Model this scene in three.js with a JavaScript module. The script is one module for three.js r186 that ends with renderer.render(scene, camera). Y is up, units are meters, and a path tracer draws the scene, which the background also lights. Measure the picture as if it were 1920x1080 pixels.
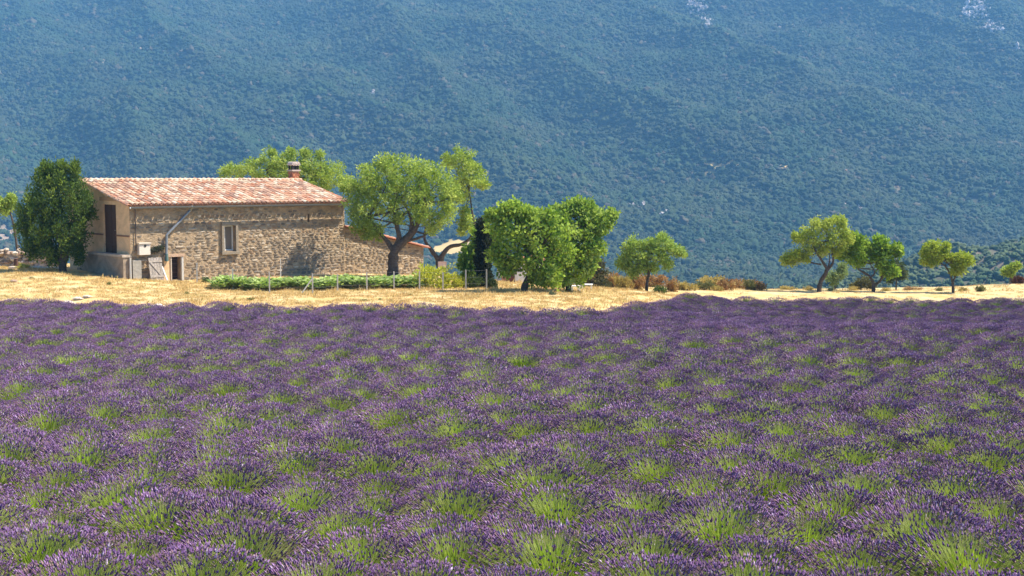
import * as THREE from 'three';
import { Sky } from 'three/addons/objects/Sky.js';
import { mergeGeometries, mergeVertices } from 'three/addons/utils/BufferGeometryUtils.js';
import { createNoise2D, createNoise3D } from 'simplex-noise';

// ---------------------------------------------------------------- camera, sky, sun, exposure
const scene = new THREE.Scene();
const F = 2400, EYE = 3.2, HORIZON = 335;                       // focal length in photo pixels, eye height above the near field, row of the horizon
const camera = new THREE.PerspectiveCamera(2 * Math.atan(540 / F) * 180 / Math.PI, 16 / 9, 0.5, 6000);
camera.position.set(0, EYE, 0);
camera.rotation.x = -Math.atan((540 - HORIZON) / F);
camera.updateMatrixWorld(true); camera.updateProjectionMatrix();

const SUN = new THREE.Vector3(0.57, 0.81, -0.05).normalize();
const sky = new Sky(); sky.name = 'sky'; sky.scale.setScalar(5000); scene.add(sky);
sky.userData.kind = 'structure';
Object.assign(sky.material.uniforms.sunPosition.value, { x: SUN.x, y: SUN.y, z: SUN.z });
sky.material.uniforms.turbidity.value = 3; sky.material.uniforms.rayleigh.value = 1.2;
sky.material.uniforms.mieCoefficient.value = 0.004;
scene.environmentIntensity = 0.1;
const sun = new THREE.DirectionalLight(new THREE.Color(1, 0.9, 0.74), 5);
sun.position.copy(SUN).multiplyScalar(300).add(new THREE.Vector3(0, 0, -50)); sun.target.position.set(0, 0, -50);
sun.castShadow = true; sun.shadow.mapSize.set(4096, 4096);
Object.assign(sun.shadow.camera, { left: -70, right: 70, top: 70, bottom: -70, near: 1, far: 800 });
scene.add(sun, sun.target);
const renderer = new THREE.WebGLRenderer();
renderer.toneMapping = THREE.LinearToneMapping;
renderer.toneMappingExposure = 2.25;
renderer.shadowMap.enabled = true;
scene.fog = new THREE.FogExp2(new THREE.Color(0.215, 0.55, 1.0), 0.00027);

// ---------------------------------------------------------------- helpers
function rng(seed) { let s = seed >>> 0; return () => { s = (s + 0x6d2b79f5) | 0; let t = Math.imul(s ^ (s >>> 15), 1 | s); t = (t + Math.imul(t ^ (t >>> 7), 61 | t)) ^ t; return ((t ^ (t >>> 14)) >>> 0) / 4294967296; }; }
const V = (x, y, z) => new THREE.Vector3(x, y, z);
const lerp = THREE.MathUtils.lerp, clamp = THREE.MathUtils.clamp, smooth = (a, b, x) => THREE.MathUtils.smoothstep(x, a, b);
const n2 = createNoise2D(rng(11)), n3 = createNoise3D(rng(12));
const fbm = (x, y, o = 4) => { let s = 0, a = 0.5; for (let i = 0; i < o; i++) { s += a * n2(x, y); x = x * 2.03 + 7.1; y = y * 2.03 - 3.7; a *= 0.5; } return s; };
const gauss = (r) => (r() + r() + r() + r() - 2) * 0.87;
const names = new Map();
function numbered(name) { const k = names.get(name) ?? 0; names.set(name, k + 1); return k ? name + '_' + String(k).padStart(3, '0') : name; }
function tag(o, label, category, group, kind) { if (label) o.userData.label = label; if (category) o.userData.category = category; if (group) o.userData.group = group; if (kind) o.userData.kind = kind; return o; }
function shade(o) { o.castShadow = o.receiveShadow = true; return o; }
function thing(name, label, category, pos, turn = 0, group) { const o = new THREE.Group(); o.name = numbered(name); scene.add(o); o.position.copy(pos ?? V(0, 0, 0)); o.rotation.y = turn; return tag(o, label, category, group); }
function part(name, geo, mat, parent) { const m = shade(new THREE.Mesh(Array.isArray(geo) ? mergeGeometries(geo.map((g) => g.index ? g.toNonIndexed() : g)) : geo, mat)); m.name = parent === scene ? numbered(name) : name; parent.add(m); return m; }
// the ray of a photo pixel, and the point on it at a depth
const toWorld = new THREE.Matrix4().extractRotation(camera.matrixWorld);
function ray(px, py) { return V((px - 960) / F, (540 - py) / F, -1).applyMatrix4(toWorld); }
function at(px, py, d) { const r = ray(px, py); return r.multiplyScalar(d / -r.z).add(camera.position); }
const col = (r, g, b) => new THREE.Color().setRGB(r, g, b);
const std = (o) => new THREE.MeshStandardMaterial({ roughness: 0.9, ...o });
function box(w, h, d, x = 0, y = 0, z = 0, rx = 0, ry = 0, rz = 0) { const g = new THREE.BoxGeometry(w, h, d); if (rx) g.rotateX(rx); if (ry) g.rotateY(ry); if (rz) g.rotateZ(rz); return g.translate(x, y, z); }
function rod(a, b, r0, r1 = r0, seg = 7) { const d = b.clone().sub(a), g = new THREE.CylinderGeometry(r1, r0, d.length(), seg); g.translate(0, d.length() / 2, 0); g.applyQuaternion(new THREE.Quaternion().setFromUnitVectors(V(0, 1, 0), d.normalize())); return g.translate(a.x, a.y, a.z); }
function paint(g, c, jitter = 0, r = Math.random) { const n = g.attributes.position.count, a = new Float32Array(n * 3); for (let i = 0; i < n; i++) { const k = 1 + (r() - 0.5) * jitter; a[i * 3] = c.r * k; a[i * 3 + 1] = c.g * k; a[i * 3 + 2] = c.b * k; } g.setAttribute('color', new THREE.BufferAttribute(a, 3)); return g; }
// a tileable mottled texture: f(u, v) -> [r, g, b] linear 0..1
function texture(size, f, srgb = true) {
  const data = new Uint8Array(size * size * 4), enc = (x) => Math.round(255 * (srgb ? Math.pow(clamp(x, 0, 1), 1 / 2.2) : clamp(x, 0, 1)));
  for (let y = 0; y < size; y++) for (let x = 0; x < size; x++) { const c = f(x / size, y / size), o = (y * size + x) * 4; data[o] = enc(c[0]); data[o + 1] = enc(c[1]); data[o + 2] = enc(c[2]); data[o + 3] = 255; }
  const t = new THREE.DataTexture(data, size, size); t.wrapS = t.wrapT = THREE.RepeatWrapping; t.magFilter = THREE.LinearFilter; if (srgb) t.colorSpace = THREE.SRGBColorSpace; t.needsUpdate = true; return t;
}
const loop = (u, v, k, s = 0) => { const a = u * 6.2832, b = v * 6.2832, q = k / 6.2832; return n3(Math.cos(a) * q + s + Math.cos(b) * q * 1.31, Math.sin(a) * q + Math.sin(b) * q * 0.7, Math.sin(b) * q * 1.3 + Math.cos(a) * q * 0.4 - s); };
function mottled(c, amp, k = 4) { return texture(256, (u, v) => { const n = 1 + amp * (0.5 * loop(u, v, k) + 0.3 * loop(u, v, k * 3, 5) + 0.25 * loop(u, v, k * 9, 9)); return [c[0] * n, c[1] * n, c[2] * n]; }); }
const grain = texture(256, (u, v) => { const n = 0.5 + 0.25 * loop(u, v, 8, 3) + 0.2 * loop(u, v, 26, 7) + 0.15 * loop(u, v, 60, 1); return [n, n, n]; }, false);
const grainMat = (c, amp = 0.5, bump = 0.02, rep = 1, rough = 0.95) => { const m = mottled(c, amp), b = grain.clone(); m.repeat.set(rep, rep); b.repeat.set(rep, rep); b.needsUpdate = true; return new THREE.MeshStandardMaterial({ map: m, bumpMap: b, bumpScale: bump, roughness: rough }); };
// box-projected uv in metres
function metric(g) { const p = g.attributes.position; if (!g.attributes.normal) g.computeVertexNormals(); const n = g.attributes.normal, uv = new Float32Array(p.count * 2); for (let i = 0; i < p.count; i++) { const ax = Math.abs(n.getX(i)), ay = Math.abs(n.getY(i)), az = Math.abs(n.getZ(i)); if (ay >= ax && ay >= az) { uv[2 * i] = p.getX(i); uv[2 * i + 1] = p.getZ(i); } else if (ax > az) { uv[2 * i] = p.getZ(i); uv[2 * i + 1] = p.getY(i); } else { uv[2 * i] = p.getX(i); uv[2 * i + 1] = p.getY(i); } } g.setAttribute('uv', new THREE.BufferAttribute(uv, 2)); return g; }

// many small folded leaves in one geometry
class Leaves {
  constructor() { this.p = []; this.c = []; }
  tri(a, b, c, k) { this.p.push(a.x, a.y, a.z, b.x, b.y, b.z, c.x, c.y, c.z); for (let i = 0; i < 3; i++) this.c.push(k.r, k.g, k.b); }
  leaf(at, dir, side, len, wid, k) { const tip = at.clone().addScaledVector(dir, len), m = at.clone().addScaledVector(dir, len * 0.45); const l = m.clone().addScaledVector(side, wid / 2), r = m.addScaledVector(side, -wid / 2); this.tri(at, l, tip, k); this.tri(at, tip, r, k); }
  spike(at, dir, len, rad, k, k2) { const s = V(dir.y, -dir.x, 0.3).cross(dir).normalize(), t = s.clone().cross(dir).normalize(), m = at.clone().addScaledVector(dir, len * 0.4), tip = at.clone().addScaledVector(dir, len); const q = [0, 1, 2, 3].map((i) => m.clone().addScaledVector(s, rad * Math.cos(i * 1.5708)).addScaledVector(t, rad * Math.sin(i * 1.5708))); for (let i = 0; i < 4; i++) { this.tri(at, q[(i + 1) % 4], q[i], k2); this.tri(q[i], q[(i + 1) % 4], tip, i % 2 ? k : k2); } }
  geo() { const g = new THREE.BufferGeometry(); g.setAttribute('position', new THREE.BufferAttribute(new Float32Array(this.p), 3)); g.setAttribute('color', new THREE.BufferAttribute(new Float32Array(this.c), 3)); g.computeVertexNormals(); return g; }
}
const leafMat = new THREE.MeshPhysicalMaterial({ vertexColors: true, roughness: 1, transmission: 0.42, thickness: 0, side: THREE.DoubleSide, specularIntensity: 0.4 });
const plainLeaf = new THREE.MeshPhysicalMaterial({ vertexColors: true, roughness: 0.9, specularIntensity: 0.4, side: THREE.DoubleSide });

// ---------------------------------------------------------------- the lie of the land
// heights from [photo x, photo y, depth] of points on the ground; thin-plate spline between them
const known = [];
for (const px of [-500, 100, 700, 1300, 1900, 2500]) for (const [d, h] of [[4, -2.95], [12, -3.32], [22, -3.82], [33, -4.35]]) known.push([(px - 960) / F * d, d, h]);
const EDGE = [[-600, 47], [0, 45], [300, 43], [600, 42], [1000, 42], [1110, 42.5], [1160, 44], [1205, 47], [1255, 51.5], [1310, 57], [1500, 60], [1800, 62], [2600, 63]];
for (const [px, d, y] of [[-300, 46, 554], [0, 45, 556], [300, 43, 562], [600, 42, 568], [1000, 42, 572], [1150, 43.5, 571], [1205, 47, 564], [1255, 51.5, 557], [1310, 57, 552], [1500, 60, 553], [1800, 62, 554], [2100, 63, 552]]) known.push([(px - 960) / F * d, d, at(px, y, d).y - EYE - 0.5]);
for (const [px, y, d] of [[-150, 500, 62], [0, 500, 61], [0, 541, 48.5], [105, 506, 57], [245, 523, 54.5], [335, 527, 56], [640, 513, 61.8], [795, 517, 65], [300, 548, 49.5], [500, 553, 47.5], [368, 531, 54], [435, 543, 52], [504, 550, 50],
  [585, 553, 49], [632, 546, 50.5], [738, 543, 51], [830, 545, 51], [912, 543, 51], [983, 549, 50], [1035, 569, 45], [1100, 549, 52], [1130, 560, 48], [1215, 549, 60], [1250, 552, 57], [1300, 547, 62], [1540, 547, 66], [1637, 547, 67], [1787, 549, 67], [1900, 533, 74],
  [1700, 545, 73], [1450, 544, 71], [1100, 541, 62], [2100, 533, 72]]) known.push([(px - 960) / F * d, d, at(px, y, d).y - EYE]);
for (const [px, h] of [[-400, -6], [0, -6.2], [400, -6.2], [800, -7.6], [1200, -8], [1600, -8], [1900, -7.8], [2300, -7.6]]) known.push([(px - 960) / F * 88, 88, h]);
const spline = (() => {
  const n = known.length, m = n + 3, U = (r2) => r2 > 1e-9 ? 0.5 * r2 * Math.log(r2) : 0, A = [];
  for (let i = 0; i < n; i++) { const row = new Float64Array(m + 1); for (let j = 0; j < n; j++) row[j] = U((known[i][0] - known[j][0]) ** 2 + (known[i][1] - known[j][1]) ** 2); row[i] += 1.5; row[n] = 1; row[n + 1] = known[i][0]; row[n + 2] = known[i][1]; row[m] = known[i][2]; A.push(row); }
  for (let k = 0; k < 3; k++) { const row = new Float64Array(m + 1); for (let j = 0; j < n; j++) row[j] = k === 0 ? 1 : known[j][k - 1]; A.push(row); }
  for (let i = 0; i < m; i++) { let p = i; for (let j = i + 1; j < m; j++) if (Math.abs(A[j][i]) > Math.abs(A[p][i])) p = j; [A[i], A[p]] = [A[p], A[i]]; for (let j = i + 1; j < m; j++) { const f = A[j][i] / A[i][i]; if (f) for (let k = i; k <= m; k++) A[j][k] -= f * A[i][k]; } }
  const w = new Float64Array(m); for (let i = m - 1; i >= 0; i--) { let s = A[i][m]; for (let j = i + 1; j < m; j++) s -= A[i][j] * w[j]; w[i] = s / A[i][i]; }
  return (x, d) => { let s = w[n] + w[n + 1] * x + w[n + 2] * d; for (let i = 0; i < n; i++) s += w[i] * U((x - known[i][0]) ** 2 + (d - known[i][1]) ** 2); return s; };
})();
const PROFILE = [[90, -8], [130, -18], [220, -38], [350, -50], [520, -58], [700, -61], [820, -60], [900, -49], [1000, -18], [1200, 62], [1450, 165], [1700, 262], [1950, 330]];
function far(x, d) {
  let i = 0; while (i < PROFILE.length - 2 && d > PROFILE[i + 1][0]) i++;
  const t = clamp((d - PROFILE[i][0]) / (PROFILE[i + 1][0] - PROFILE[i][0]), 0, 1.2);
  let h = lerp(PROFILE[i][1], PROFILE[i + 1][1], t);
  const up = smooth(850, 1150, d), ridge = 1 - Math.abs(n2(x * 0.0034 + d * 0.0021, d * 0.0011 + 3));
  h += up * (42 * (ridge - 0.6) + 16 * fbm(x * 0.006, d * 0.006, 3)) + smooth(450, 900, d) * 5 * fbm(x * 0.012, d * 0.012, 3);
  h += 31 * Math.exp(-(((x - 190) / 85) ** 2) - (((d - 470) / 100) ** 2)) * (1 + 0.2 * fbm(x * 0.03, d * 0.03, 2));       // low scrubby hill on the right
  return h;
}
function land(x, z) {
  const d = -z;
  if (d > 130) return EYE + far(x, d);
  const near = spline(clamp(x, -0.45 * Math.max(d, 12) - 3, 0.45 * Math.max(d, 12) + 3), clamp(d, 2, 88)) + 0.05 * fbm(x * 0.5, d * 0.5, 3);
  return EYE + (d > 84 ? lerp(near, far(x, d), smooth(84, 130, d)) : near);
}
const ground = (px, d) => { const x = (px - 960) / F * d; return V(x, land(x, -d), -d); };
function hit(px, py, d0 = 400, d1 = 1850) { for (let d = d0; d < d1; d += 4) { const p = at(px, py, d); if (p.y < land(p.x, p.z)) return p; } return at(px, py, d1); }
const edgeAt = (x, d) => { const px = x / Math.max(d, 1) * F + 960; let i = 0; while (i < EDGE.length - 2 && px > EDGE[i + 1][0]) i++; return lerp(EDGE[i][1], EDGE[i + 1][1], clamp((px - EDGE[i][0]) / (EDGE[i + 1][0] - EDGE[i][0]), 0, 1)); };

// bare and rocky places on the mountain, [photo x, y, half width, half height, how bare, tone]
const TONES = { rock: col(0.40, 0.35, 0.33), straw: col(0.56, 0.40, 0.15), earth: col(0.34, 0.24, 0.17) };
const BARE = [[1305, 14, 24, 18, 1, 'rock'], [1325, 45, 16, 14, 0.9, 'rock'], [1830, 22, 34, 24, 0.9, 'rock'], [1858, 55, 26, 18, 0.8, 'rock'], [1905, 92, 14, 7, 0.9, 'rock'], [1345, 317, 44, 5, 0.7, 'straw'], [1470, 318, 26, 4, 0.6, 'straw'], [1320, 357, 70, 7, 0.5, 'earth'], [1300, 375, 50, 6, 0.4, 'earth'],
  [1600, 325, 26, 10, 0.35, 'earth'], [1670, 358, 36, 6, 0.5, 'earth'], [1560, 372, 34, 8, 0.5, 'rock'], [1585, 392, 42, 8, 0.6, 'rock'], [1200, 388, 34, 5, 0.5, 'rock'], [1240, 408, 28, 7, 0.45, 'rock'], [1480, 55, 40, 8, 0.3, 'earth'], [1180, 85, 30, 14, 0.25, 'earth'], [250, 93, 26, 6, 0.5, 'earth'], [700, 178, 5, 2.5, 1, 'rock'], [180, 120, 20, 5, 0.3, 'earth'],
  [850, 463, 46, 6, 1, 'straw'], [830, 497, 22, 5, 0.5, 'straw'], [1160, 468, 26, 7, 0.7, 'earth'], [15, 437, 40, 5, 0.8, 'earth'], [1870, 492, 40, 5, 0.3, 'earth'], [1770, 474, 60, 4, 0.3, 'earth'], [700, 440, 60, 6, 0.6, 'straw'],
].map(([px, py, rx, ry, k, tone]) => { const c = hit(px, py, 330), a = hit(px, py - ry, 330), b = hit(px, py + ry, 330); if (py > 430) c.z = a.z + 20; return { c, rx: rx / F * -c.z, rz: Math.max(py > 430 ? 26 : 6, Math.min(90, Math.abs(a.z - b.z) / 2)), k: py > 430 ? k : k * 0.5, rock: py > 430 ? 0 : k, rx0: rx, ry0: ry, px, py, tone: TONES[tone] }; });
function bare(x, z) { let most = 0, tone = null; for (const b of BARE) { const q = ((x - b.c.x) / b.rx) ** 2 + ((z - b.c.z) / b.rz) ** 2; if (q < 2.5) { const v = b.k * (1 - smooth(0.5, 1.6, q + (b.py > 430 ? 0.5 : 1.3) * fbm(x * 0.06, z * 0.03, 3))); if (v > most) { most = v; tone = b.tone; } } } return [most, tone]; }

function sheet(rows, tMax, cols, colour) {                        // a fan of ground from the camera's foot outwards
  const p = [], c = [], ix = [], uv = [], k = new THREE.Color();
  rows.forEach((d) => { for (let j = 0; j <= cols; j++) { const x = (j / cols * 2 - 1) * tMax * (Math.abs(d) + 14), y = land(x, -d); p.push(x, y, -d); uv.push(x / 2, d / 2); colour(k, x, d, y); c.push(k.r, k.g, k.b); } });
  for (let i = 0; i < rows.length - 1; i++) for (let j = 0; j < cols; j++) { const a = i * (cols + 1) + j, b = a + cols + 1; ix.push(a, a + 1, b, b, a + 1, b + 1); }
  const g = new THREE.BufferGeometry(); g.setAttribute('position', new THREE.Float32BufferAttribute(p, 3)); g.setAttribute('color', new THREE.Float32BufferAttribute(c, 3)); g.setAttribute('uv', new THREE.Float32BufferAttribute(uv, 2)); g.setIndex(ix); g.computeVertexNormals(); return g;
}
const nearRows = [], farRows = [];
for (let d = -12; d < 30; d += 0.8) nearRows.push(d);
for (let d = 30; d < 80; d += 0.22) nearRows.push(d);
for (let d = 80; d <= 130; d += 2) nearRows.push(d);
for (let d = 130; d < 1950; d = d > 800 && d < 960 ? d + 2 : d * 1.011) farRows.push(d);
const STRAW = col(0.56, 0.375, 0.14), PALE = col(0.62, 0.50, 0.27), SOIL = col(0.085, 0.06, 0.04), RUST = col(0.5, 0.25, 0.1), GREENISH = col(0.3, 0.3, 0.08);
const inField = (x, d, slack = 0) => d < edgeAt(x, d) + slack + 0.35 * n2(x * 0.45, 7) + 0.25 * n2(x * 1.7, 3);
const groundMat = new THREE.MeshStandardMaterial({ vertexColors: true, roughness: 1, bumpMap: grain, bumpScale: 0.06 });
const earth = part('ground', sheet(nearRows, 0.62, 300, (k, x, d) => {
  const e = smooth(-0.4, 0.5, d - edgeAt(x, d)), a = fbm(x * 0.35, d * 0.5), b = fbm(x * 1.3 + 9, d * 2.2);
  k.copy(STRAW).lerp(PALE, clamp(0.4 + a + 0.8 * b, 0, 1)).lerp(RUST, clamp(-0.15 - 0.9 * fbm(x * 0.6 + 40, d * 0.9), 0, 0.6)).lerp(GREENISH, clamp(1.2 * fbm(x * 0.4 + 70, d * 0.6) - 0.12, 0, 0.75)).lerp(SOIL, clamp(1.4 * fbm(x * 0.7 + 20, d * 1.1 + 5) - 0.55, 0, 0.55));
  k.lerp(SOIL.clone().multiplyScalar(1 + 0.5 * b), 1 - e);
}), groundMat, scene);
tag(earth, 'sloping ground of the lavender field and the golden grass bank', null, null, 'structure');
const farMat = new THREE.MeshStandardMaterial({ vertexColors: true, roughness: 1 });
const mount = part('mountain', sheet([130, ...farRows.slice(1)], 0.62, 360, (k, x, d) => {
  const a = fbm(x * 0.02, d * 0.02), [m, tone] = bare(x, -d);
  k.setRGB(0.035, 0.045, 0.018).lerp(TONES.earth, clamp(0.05 + a * 0.3, 0, 0.25)); if (m > 0) k.lerp(tone, m);
}), farMat, scene);
tag(mount, 'wooded mountainside in blue haze filling the background', null, null, 'structure');

// ---------------------------------------------------------------- the wood on the mountain
{
  const r = rng(5), geos = [];
  for (let v = 0; v < 4; v++) { const g = new THREE.IcosahedronGeometry(1, 2), p = g.attributes.position; for (let i = 0; i < p.count; i++) { const x = p.getX(i), y = p.getY(i), z = p.getZ(i), k = 1 + 0.45 * n3(x * 1.3 + v * 9, y * 1.3, z * 1.3) + 0.4 * n3(x * 3.2, y * 3.2 + v * 5, z * 3.2) + 0.2 * n3(x * 8, y * 8 + v * 5, z * 8); p.setXYZ(i, x * k, Math.max(-0.35, y * k * 0.95), z * k); } const w = mergeVertices(g.deleteAttribute('normal').deleteAttribute('uv'), 1e-4); w.computeVertexNormals(); geos.push(w); }
  const placed = geos.map(() => []), m = new THREE.Matrix4(), q = new THREE.Quaternion(), k = new THREE.Color();
  for (let i = 0; i < 330000; i++) {
    const d = Math.sqrt(lerp(330 ** 2, 1880 ** 2, r())), x = (r() * 2 - 1) * 0.47 * d; let keep = 0.95, size = 1.5 + 1.6 * r() * r() + (r() < 0.06 ? 1.2 : 0);
    if (d < 640 && !(x > 70 && d < 640)) continue;
    const [b] = bare(x, -d), dens = fbm(x * 0.012 + 5, d * 0.007 - 9, 4);
    keep *= (1 - b) * clamp(0.95 + dens * 0.7, 0.45, 1); if (d < 640) { keep *= 1.6; size *= 0.5; }
    if (r() > keep) continue;
    const y = land(x, -d), h = size * (0.75 + 0.5 * r());
    m.compose(V(x, y + h * 0.3, -d), q.setFromAxisAngle(V(0, 1, 0), r() * 6.28), V(size, h, size));
    const hue = fbm(x * 0.01 + 31, d * 0.01 + 17, 3), light = 0.36 + 0.17 * r() + 0.16 * fbm(x * 0.009, d * 0.014 + 60, 4);
    k.setRGB(0.05 + 0.04 * hue, 0.095 + 0.02 * hue, 0.028 + 0.012 * hue).multiplyScalar(Math.max(0.2, light)); if (d < 640) k.multiplyScalar(1.5).add(col(0.02, 0.02, 0.012)); else if (r() < 0.05) k.setRGB(0.075, 0.065, 0.035);
    placed[Math.floor(r() * 4)].push([m.clone(), k.clone()]);
  }
  const wood = new THREE.Group(); wood.name = 'forest'; scene.add(wood); tag(wood, 'dense oak wood covering the hazy mountainside', 'forest', null, 'stuff');
  placed.forEach((list, v) => { const im = new THREE.InstancedMesh(geos[v], std({ roughness: 1 }), list.length); im.name = 'tree_crowns'; list.forEach(([a, c], i) => { im.setMatrixAt(i, a); im.setColorAt(i, c); }); im.userData.kind = 'stuff'; shade(im); wood.add(im); });
}

{ // pale rock and dry clearings showing through the wood
  const r = rng(8), geos = [0, 1].map((v) => { const g = new THREE.IcosahedronGeometry(1, 1), p = g.attributes.position; for (let i = 0; i < p.count; i++) { const x = p.getX(i), y = p.getY(i), z = p.getZ(i), k = 1 + 0.5 * n3(x * 1.6 + v * 9, y * 1.6, z * 1.6); p.setXYZ(i, x * k, y * k, z * k); } g.computeVertexNormals(); return g; });
  const list = [], m = new THREE.Matrix4();
  for (const b of BARE) if (b.rock) for (let i = 0; i < b.rx0 * b.ry0 * 0.11 * b.rock + 2; i++) { const p = hit(b.px + gauss(r) * b.rx0 * 0.75, b.py + gauss(r) * b.ry0 * 0.75), s = (0.8 + 1.7 * r() * r()) * (0.6 + 0.5 * b.rock); if (b.py > 200) { if (r() < 0.55) continue; } list.push([m.compose(V(p.x, land(p.x, p.z) + (b.py > 200 ? 0.9 : 1.5), p.z), new THREE.Quaternion().setFromAxisAngle(V(0, 1, 0), r() * 6.28), V(s * 1.5, s * (b.tone === TONES.rock ? 1.5 : 0.9), s)).clone(), b.tone.clone().multiplyScalar(0.75 + 0.5 * r())]); }
  const g = new THREE.Group(); g.name = 'rock_outcrops'; scene.add(g); tag(g, 'pale rocks and dry clearings on the wooded mountainside', 'rocks', null, 'stuff');
  geos.forEach((geo, v) => { const l = list.filter((_, i) => i % 2 === v), im = shade(new THREE.InstancedMesh(geo, std({ roughness: 1 }), l.length)); im.name = 'rocks'; im.userData.kind = 'stuff'; l.forEach(([a, c], i) => { im.setMatrixAt(i, a); im.setColorAt(i, c); }); g.add(im); });
}

// ---------------------------------------------------------------- trees
function limb(pts) {                                              // tapering tube through [Vector3, radius]
  const curve = new THREE.CatmullRomCurve3(pts.map((p) => p[0])), n = Math.max(4, pts.length * 4), fr = curve.computeFrenetFrames(n, false), S = 8, P = [], ix = [];
  for (let i = 0; i <= n; i++) { const u = i / n, c = curve.getPoint(u), f = u * (pts.length - 1), j = Math.min(pts.length - 2, Math.floor(f)), R = 0.85 * lerp(pts[j][1], pts[j + 1][1], f - j); for (let s = 0; s < S; s++) { const a = s / S * 6.283, k = R * (1 + 0.22 * n3(c.x * 2 + s, c.y * 3, c.z * 2)); const v = c.clone().addScaledVector(fr.normals[i], Math.cos(a) * k).addScaledVector(fr.binormals[i], Math.sin(a) * k); P.push(v.x, v.y, v.z); } }
  for (let i = 0; i < n; i++) for (let s = 0; s < S; s++) { const a = i * S + s, b = i * S + (s + 1) % S; ix.push(a, b, a + S, b, b + S, a + S); }
  const g = new THREE.BufferGeometry(); g.setAttribute('position', new THREE.Float32BufferAttribute(P, 3)); g.setIndex(ix); g.computeVertexNormals(); return metric(g.toNonIndexed());
}
const bark = grainMat([0.10, 0.075, 0.055], 0.7, 0.03, 1.5), paleBark = grainMat([0.2, 0.14, 0.1], 0.7, 0.03, 1.5);
const ALMOND = [col(0.30, 0.40, 0.045), col(0.20, 0.29, 0.03), col(0.46, 0.54, 0.11)], FIG = [col(0.24, 0.36, 0.028), col(0.12, 0.20, 0.02), col(0.46, 0.58, 0.09)], JUNIPER = [col(0.085, 0.15, 0.014), col(0.045, 0.085, 0.01), col(0.24, 0.32, 0.035)];
function crown(L, centre, R, o, r) {
  const n = Math.max(3, Math.round((o.clumps ?? 27) * R * R)) + 2, dirs = V();
  for (let i = 0; i < n; i++) {
    const c = V(gauss(r), gauss(r) * 0.9, gauss(r)).normalize().multiplyScalar(R * Math.pow(r(), 0.4) * (r() < 0.2 ? 1.15 + 0.25 * r() : 1)).add(centre), s = (o.spread ?? 0.145) * (0.7 + 0.6 * r()), tone = o.tones[0].clone().lerp(r() < 0.5 ? o.tones[1] : o.tones[2], r());
    for (let j = 0; j < (o.per ?? 34); j++) {
      const p = V(gauss(r) * s, gauss(r) * s * (o.tall ?? 1), gauss(r) * s); dirs.copy(p).normalize().add(V(gauss(r), gauss(r) + (o.rise ?? 0), gauss(r)).multiplyScalar(0.8)).normalize();
      const side = V(gauss(r), gauss(r) * 0.6, gauss(r)).cross(dirs).normalize(), len = (o.leaf ?? 0.115) * (0.6 + 0.8 * r());
      L.leaf(p.add(c), dirs, side, len, len * (o.wide ?? 0.5), tone.clone().multiplyScalar(0.8 + 0.4 * r()));
    }
  }
}
let treeSeed = 100;
function tree(name, label, category, [bx, by, d], limbs, blobs, o = {}) {
  const r = rng(treeSeed++), base = at(bx, by, d); base.y = Math.min(base.y, land(base.x, base.z));
  const t = thing(name, label, category, base, 0, o.group), loc = (px, py, dd = 0) => at(px, py, d + dd).sub(base);
  if (limbs.length) {
    const kR = o.group ? 0.78 : 1, g = limbs.map((l) => limb(l.map(([px, py, R, dd], i) => [i === 0 && l === limbs[0] ? V(0, -0.15, 0) : loc(px, py, dd ?? 0), R * kR])));
    for (const [px, py, rp] of blobs) if (!o.noTwigs) { const e = limbs[Math.floor(r() * limbs.length)].at(-1), a = loc(e[0], e[1], e[3] ?? 0), b = loc(px, py, gauss(r) * rp / F * d), mid = a.clone().lerp(b, 0.5).add(V(gauss(r) * 0.15, gauss(r) * 0.1 - 0.05, gauss(r) * 0.15)); if (a.distanceTo(b) < 3.2) g.push(limb([[a, e[2] * 0.8], [mid, e[2] * 0.5], [b, 0.012]])); }
    part('trunk', g, o.bark ?? bark, t);
  }
  const L = new Leaves(), tones = o.tones ?? ALMOND, oo = { ...o, tones };
  const deep = o.depth ?? 1;
  for (const [px, py, rp, dd] of blobs) { const R = rp / F * d; if (dd !== undefined) crown(L, loc(px, py, dd), R, oo, r); else for (const k of [-0.8, 0, 0.8]) crown(L, loc(px + gauss(r) * rp * 0.15, py + gauss(r) * rp * 0.15, k * R * deep), R * (k ? 0.8 : 0.95), oo, r); }
  part(o.crownName ?? 'crown', L.geo(), leafMat, t);
  return t;
}
const almonds = 'almond trees along the far edge of the field';
tree('juniper_tree', 'dark green bushy conifer in front of the plastered gable', 'tree', [118, 506, 56], [[[118, 506, 0.22], [117, 485, 0.18], [110, 440, 0.1], [100, 380, 0.05]], [[119, 500, 0.14], [105, 478, 0.1], [85, 440, 0.06], [75, 390, 0.04]], [[119, 498, 0.14], [128, 470, 0.1], [138, 420, 0.06], [142, 370, 0.04]]],
  [[80, 326, 13], [85, 318, 7], [95, 322, 10], [113, 322, 11], [118, 314, 6], [140, 322, 11], [140, 314, 6], [76, 345, 18], [100, 345, 18], [123, 345, 18], [143, 345, 16], [156, 368, 10], [60, 374, 18], [90, 375, 28], [130, 375, 28], [160, 385, 16], [40, 400, 16], [70, 405, 28], [110, 410, 32], [148, 412, 26], [168, 400, 8], [45, 430, 20], [80, 440, 30], [125, 445, 30], [152, 440, 18], [55, 455, 20], [90, 468, 24], [130, 470, 22], [148, 465, 14], [62, 474, 12], [150, 482, 8], [100, 485, 12]],
  { tones: JUNIPER, leaf: 0.12, wide: 0.38, clumps: 40, per: 44, spread: 0.13, tall: 1.9, rise: 0.9, noTwigs: true, crownName: 'foliage' });
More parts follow.
